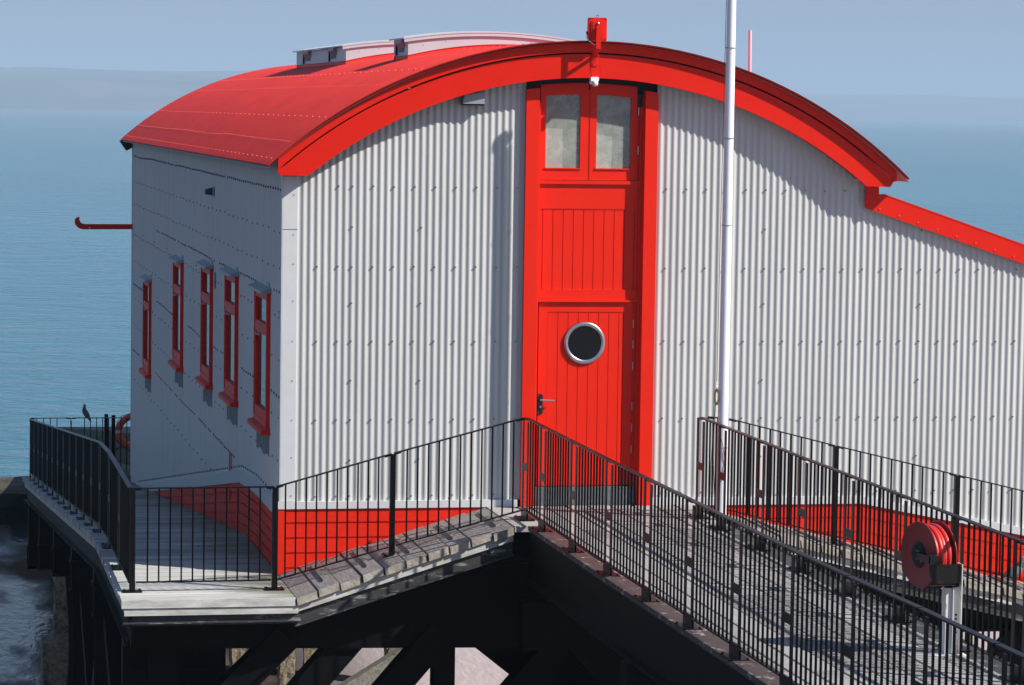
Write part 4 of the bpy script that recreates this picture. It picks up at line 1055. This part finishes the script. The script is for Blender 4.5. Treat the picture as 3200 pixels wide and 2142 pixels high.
for x in (1.0, 1.6, 2.45, 3.3, 4.6, 6.3):
    b = MB(); b.hexa([(x-.15,22,sz(22)-.7),(x+.15,22,sz(22)-.7),(x+.15,66,sz(66)-.7),(x-.15,60,sz(60)-.7)], [(x-.15,22,sz(22)-.2),(x+.15,22,sz(22)-.2),(x+.15,66,sz(66)-.2),(x-.15,66,sz(66)-.2)]); b.build('girder', 'black', t5)
for y in (42, 48, 54, 60):
    for x in (1.2, 3.6, 6.2):
        b = MB(); b.box(x-.2, x+.2, y-.2, y+.2, ZB-.3, sz(y)-.6); b.build('leg', 'black', t5)
t6 = thing('slipway_walkway', 'dark stepped walkway with close railing beside the slipway', 'walkway', (0.2, 30, -3))
SWX = 0.16
b = MB(); b.hexa([(-0.55,24.6,-3.1),(0.9,24.6,-3.1),(0.9,46,-6.3),(-0.55,46,-6.3)], [(-0.55,24.6,-2.95),(0.9,24.6,-2.95),(0.9,46,-6.15),(-0.55,46,-6.15)]); b.build('deck', 'black', t6)
b = MB(); y = 24.8; sw = lambda y: -2.95-.15*(y-24.6)
while y < 46: b.box(-.53, -.50, y-.012, y+.012, sw(y), sw(y)+.95); b.box(.86, .89, y-.03, y+.03, sw(y), sw(y)+1.35); y += .085
b.build('balusters', 'rail', t6)
b = MB(); b.beam((-.515, 24.7, sw(24.7)+.96), (-.515, 46, sw(46)+.96), .05, .04); b.beam((.875, 24.7, sw(24.7)+1.36), (.875, 46, sw(46)+1.36), .05, .04); b.build('hand_rail', 'rail', t6)
for (x, y, h) in ((-0.26, 24.7, 0), (-0.14, 24.5, 0)):
    b = MB(); b.box(x-.035, x+.035, y-.035, y+.035, -3.4, -1.44); b.build('post', 'rail', t6)

# breakwater
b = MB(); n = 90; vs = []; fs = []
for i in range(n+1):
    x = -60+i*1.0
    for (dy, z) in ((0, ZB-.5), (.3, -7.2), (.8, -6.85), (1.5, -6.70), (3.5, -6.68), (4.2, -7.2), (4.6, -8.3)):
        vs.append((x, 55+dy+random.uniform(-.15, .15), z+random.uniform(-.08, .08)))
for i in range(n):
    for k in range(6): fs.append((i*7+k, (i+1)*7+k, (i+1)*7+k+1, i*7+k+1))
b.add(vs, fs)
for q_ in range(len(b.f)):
    if b.f[q_][0] % 7 in (0, 1): b.mi[q_] = 1  # lower front faces take the painted slipway shade
tag(b.build('breakwater', ['rock', 'rockshade']), 'low weedy masonry wall at the sea edge beyond the walkway', 'wall')
# ================================================================== GROUND, SEA, HILLS, HAZE
def beach_mat():
    m = bpy.data.materials.new('wet_sand'); m.use_nodes = True; nt = m.node_tree; N = nt.nodes; L = nt.links
    b = N['Principled BSDF']
    tc = N.new('ShaderNodeTexCoord')
    mp = N.new('ShaderNodeMapping'); mp.inputs['Scale'].default_value = (1, 0.35, 1); L.new(tc.outputs['Object'], mp.inputs[0])
    n = N.new('ShaderNodeTexNoise'); n.inputs['Scale'].default_value = 0.35; n.inputs['Detail'].default_value = 7; L.new(mp.outputs[0], n.inputs['Vector'])
    r = N.new('ShaderNodeValToRGB'); r.color_ramp.elements[0].position = .44; r.color_ramp.elements[1].position = .54
    r.color_ramp.elements[0].color = (0, 0, 0, 1); r.color_ramp.elements[1].color = (1, 1, 1, 1); L.new(n.outputs[0], r.inputs[0])
    mc = N.new('ShaderNodeMixRGB'); mc.inputs[1].default_value = (0.11, 0.07, 0.045, 1); mc.inputs[2].default_value = (0.03, 0.03, 0.035, 1)
    L.new(r.outputs[0], mc.inputs[0])
    sx = N.new('ShaderNodeSeparateXYZ'); L.new(tc.outputs['Object'], sx.inputs[0])
    md = N.new('ShaderNodeMapRange'); md.inputs[1].default_value = 4.0; md.inputs[2].default_value = 7.0; L.new(sx.outputs[0], md.inputs[0])   # sunlit, sky-reflecting look painted in: paler sand toward the right
    m2 = N.new('ShaderNodeMixRGB'); m2.inputs[2].default_value = (0.42, 0.35, 0.34, 1); L.new(md.outputs[0], m2.inputs[0]); L.new(mc.outputs[0], m2.inputs[1]); L.new(m2.outputs[0], b.inputs['Base Color'])
    mw = N.new('ShaderNodeMapRange'); mw.inputs[1].default_value = -0.3; mw.inputs[2].default_value = -1.3; mw.inputs[3].default_value = 0.0; mw.inputs[4].default_value = 1.0; L.new(sx.outputs[0], mw.inputs[0])
    mm = N.new('ShaderNodeMath'); mm.operation = 'MULTIPLY'; L.new(mw.outputs[0], mm.inputs[0]); L.new(r.outputs[0], mm.inputs[1])
    m3 = N.new('ShaderNodeMath'); m3.operation = 'MULTIPLY_ADD'; m3.inputs[1].default_value = 0.22; m3.inputs[2].default_value = 0.0; L.new(mm.outputs[0], m3.inputs[0]); L.new(m3.outputs[0], b.inputs['Specular IOR Level'])
    mr = N.new('ShaderNodeMapRange'); mr.inputs[3].default_value = .65; mr.inputs[4].default_value = .14; L.new(r.outputs[0], mr.inputs[0]); L.new(mr.outputs[0], b.inputs['Roughness'])
    b.inputs['IOR'].default_value = 1.33
    wv = N.new('ShaderNodeTexNoise'); wv.inputs['Scale'].default_value = 5; wv.inputs['Detail'].default_value = 3; L.new(mp.outputs[0], wv.inputs['Vector'])
    bp = N.new('ShaderNodeBump'); bp.inputs['Strength'].default_value = .7; bp.inputs['Distance'].default_value = .05
    L.new(wv.outputs[0], bp.inputs['Height']); L.new(bp.outputs[0], b.inputs['Normal'])
    return m
b = MB(); n = 60; vs = []; fs = []
xs = [-16000, -3000, -400]+[-80+4*i for i in range(41)]+[400, 3000, 16000]; ys = [-400, -120]+[-60+4*i for i in range(30)]+[60]
for x in xs:
    for y in ys:
        h = 0 if y < 20 else 0
        vs.append((x, y, ZB+(.05*sin(x*.4)*sin(y*.27) if abs(x) < 80 and y > -50 else 0)-(0.35 if y > 57 else 0)))
q = len(ys)
fs = [(i*q+j, (i+1)*q+j, (i+1)*q+j+1, i*q+j+1) for i in range(len(xs)-1) for j in range(q-1)]
b.add(vs, fs, 0, True); struct(b.build('beach', beach_mat()))

def sea_mat():
    m = bpy.data.materials.new('sea_water'); m.use_nodes = True; nt = m.node_tree; N = nt.nodes; L = nt.links
    b = N['Principled BSDF']; b.inputs['Roughness'].default_value = .12; b.inputs['IOR'].default_value = 1.33
    tc = N.new('ShaderNodeTexCoord')
    def noise(scale, det, st, dist=0.0, rough=.5):
        mp = N.new('ShaderNodeMapping'); mp.inputs['Scale'].default_value = st; mp.inputs['Rotation'].default_value = (0, 0, .19); L.new(tc.outputs['Object'], mp.inputs[0])
        n = N.new('ShaderNodeTexNoise'); n.inputs['Scale'].default_value = scale; n.inputs['Detail'].default_value = det; n.inputs['Distortion'].default_value = dist; n.inputs['Roughness'].default_value = rough
        L.new(mp.outputs[0], n.inputs['Vector']); return n.outputs[0]
    big = noise(.012, 4, (1, .6, 1))
    r = N.new('ShaderNodeValToRGB'); r.color_ramp.elements[0].position = .35; r.color_ramp.elements[1].position = .65
    r.color_ramp.elements[0].color = (0.018, 0.132, 0.188, 1); r.color_ramp.elements[1].color = (0.026, 0.172, 0.220, 1); L.new(big, r.inputs[0])
    L.new(r.outputs[0], b.inputs['Base Color'])
    h1 = noise(.9, 5, (.8, 1, 1), .5, .6); h2 = noise(.22, 4, (.8, 1, 1), .4)
    ad = N.new('ShaderNodeMath'); ad.operation = 'MULTIPLY_ADD'; ad.inputs[1].default_value = 1.6; L.new(h2, ad.inputs[0]); L.new(h1, ad.inputs[2])
    bp = N.new('ShaderNodeBump'); bp.inputs['Strength'].default_value = .55; bp.inputs['Distance'].default_value = .55
    L.new(ad.outputs[0], bp.inputs['Height']); L.new(bp.outputs[0], b.inputs['Normal'])
    return m
b = MB(); b.add([(-16000, 57, ZB-.1), (16000, 57, ZB-.1), (16000, 19000, ZB-.1), (-16000, 19000, ZB-.1)], [(0, 1, 2, 3)])
struct(b.build('sea', sea_mat()))

# far coast: ridges several kilometres off
def hills(y0, depth, hgt, seed, xa, xb, shape, step=28, lift=0):
    rnd = random.Random(seed); b = MB(); nx_ = int((xb-xa)/step); ny_ = 10; vs = []
    ph = [rnd.uniform(0, 6.28) for _ in range(8)]
    for i in range(nx_+1):
        x = xa+(xb-xa)*i/nx_; s_ = shape(x)
        e = 0.74+.10*sin(x/1700+ph[0])+.05*sin(x/640+ph[1])+.03*sin(x/260+ph[2])+.015*sin(x/97+ph[3])+rnd.uniform(-.006, .014)
        for j in range(ny_+1):
            v = j/ny_; h = hgt*s_*e*min(1, (v*1.05)**.55)*(1+.05*sin(x/310+v*7+ph[4])) if j else -3
            if j == 1: h = max(h*.35, 8*s_)
            vs.append((x, y0+depth*v+140*sin(x/900+ph[5]), ZB+h))
    q_ = ny_+1
    b.add(vs, [(i*q_+j, (i+1)*q_+j, (i+1)*q_+j+1, i*q_+j+1) for i in range(nx_) for j in range(ny_)], 0, True)
    return b
hm_ = mat('distant_fields', (0.025, 0.075, 0.06), 0.95, spec=0.0, col2=(0.17, 0.135, 0.125), vscale=.0022, stretch=(1, .5, 9))
def sh1(x): return max(0.0, min(1, (1900-x)/900))**1 if x > 1000 else (1.0 if x > -500 else max(.80, 1+(x+500)/9000))
o = hills(5600, 2200, 128, 3, -5200, 2000, sh1).build('hills', hm_); struct(o)
def sh2(x): return 1.0 if x < 6500 else max(.55, 1-(x-6500)/4000)
o = hills(8800, 2500, 128, 9, -4000, 9500, sh2).build('hills', hm_); struct(o)
b = MB()
o = None
for (x, y, w_, h_, lab) in ((-295, 5700, 20, 7, 'long white building on the hazy far shore at the left edge'), (85, 5690, 20, 4, 'faint pale building on the far shore right of the white one')):
    t = thing('shore_building', lab, 'building', (x, y, 0), None)
    b = MB(); b.box(x-w_/2, x+w_/2, y-8, y+4, 14, 14+h_*1.0); b.build('wall', mat('shore_white', (.8, .78, .74), .8), t)
    b = MB(); b.prism([(x-w_/2-.4, 14+h_), (x+w_/2+.4, 14+h_), (x+w_/2-3, 17+h_), (x-w_/2+3, 17+h_)], 1, y-8.4, y+4.4); b.build('roof', mat('shore_roof', (.5, .48, .46), .8), t)

# haze: closed box round everything
hz = MB(); hz.box(-17500, 17500, -600, 19500, ZB-4, 200); ho = hz.build('haze', 'white')
ho.data.materials.clear(); hmat = bpy.data.materials.new('sea_haze'); hmat.use_nodes = True; nt = hmat.node_tree; nt.nodes.clear()
pv = nt.nodes.new('ShaderNodeVolumePrincipled'); pv.inputs['Color'].default_value = (0.60, 0.80, 1.0, 1); pv.inputs['Density'].default_value = 0.00023; pv.inputs['Anisotropy'].default_value = 0.0
om = nt.nodes.new('ShaderNodeOutputMaterial'); nt.links.new(pv.outputs[0], om.inputs['Volume']); ho.data.materials.append(hmat)
struct(ho, 'stuff')
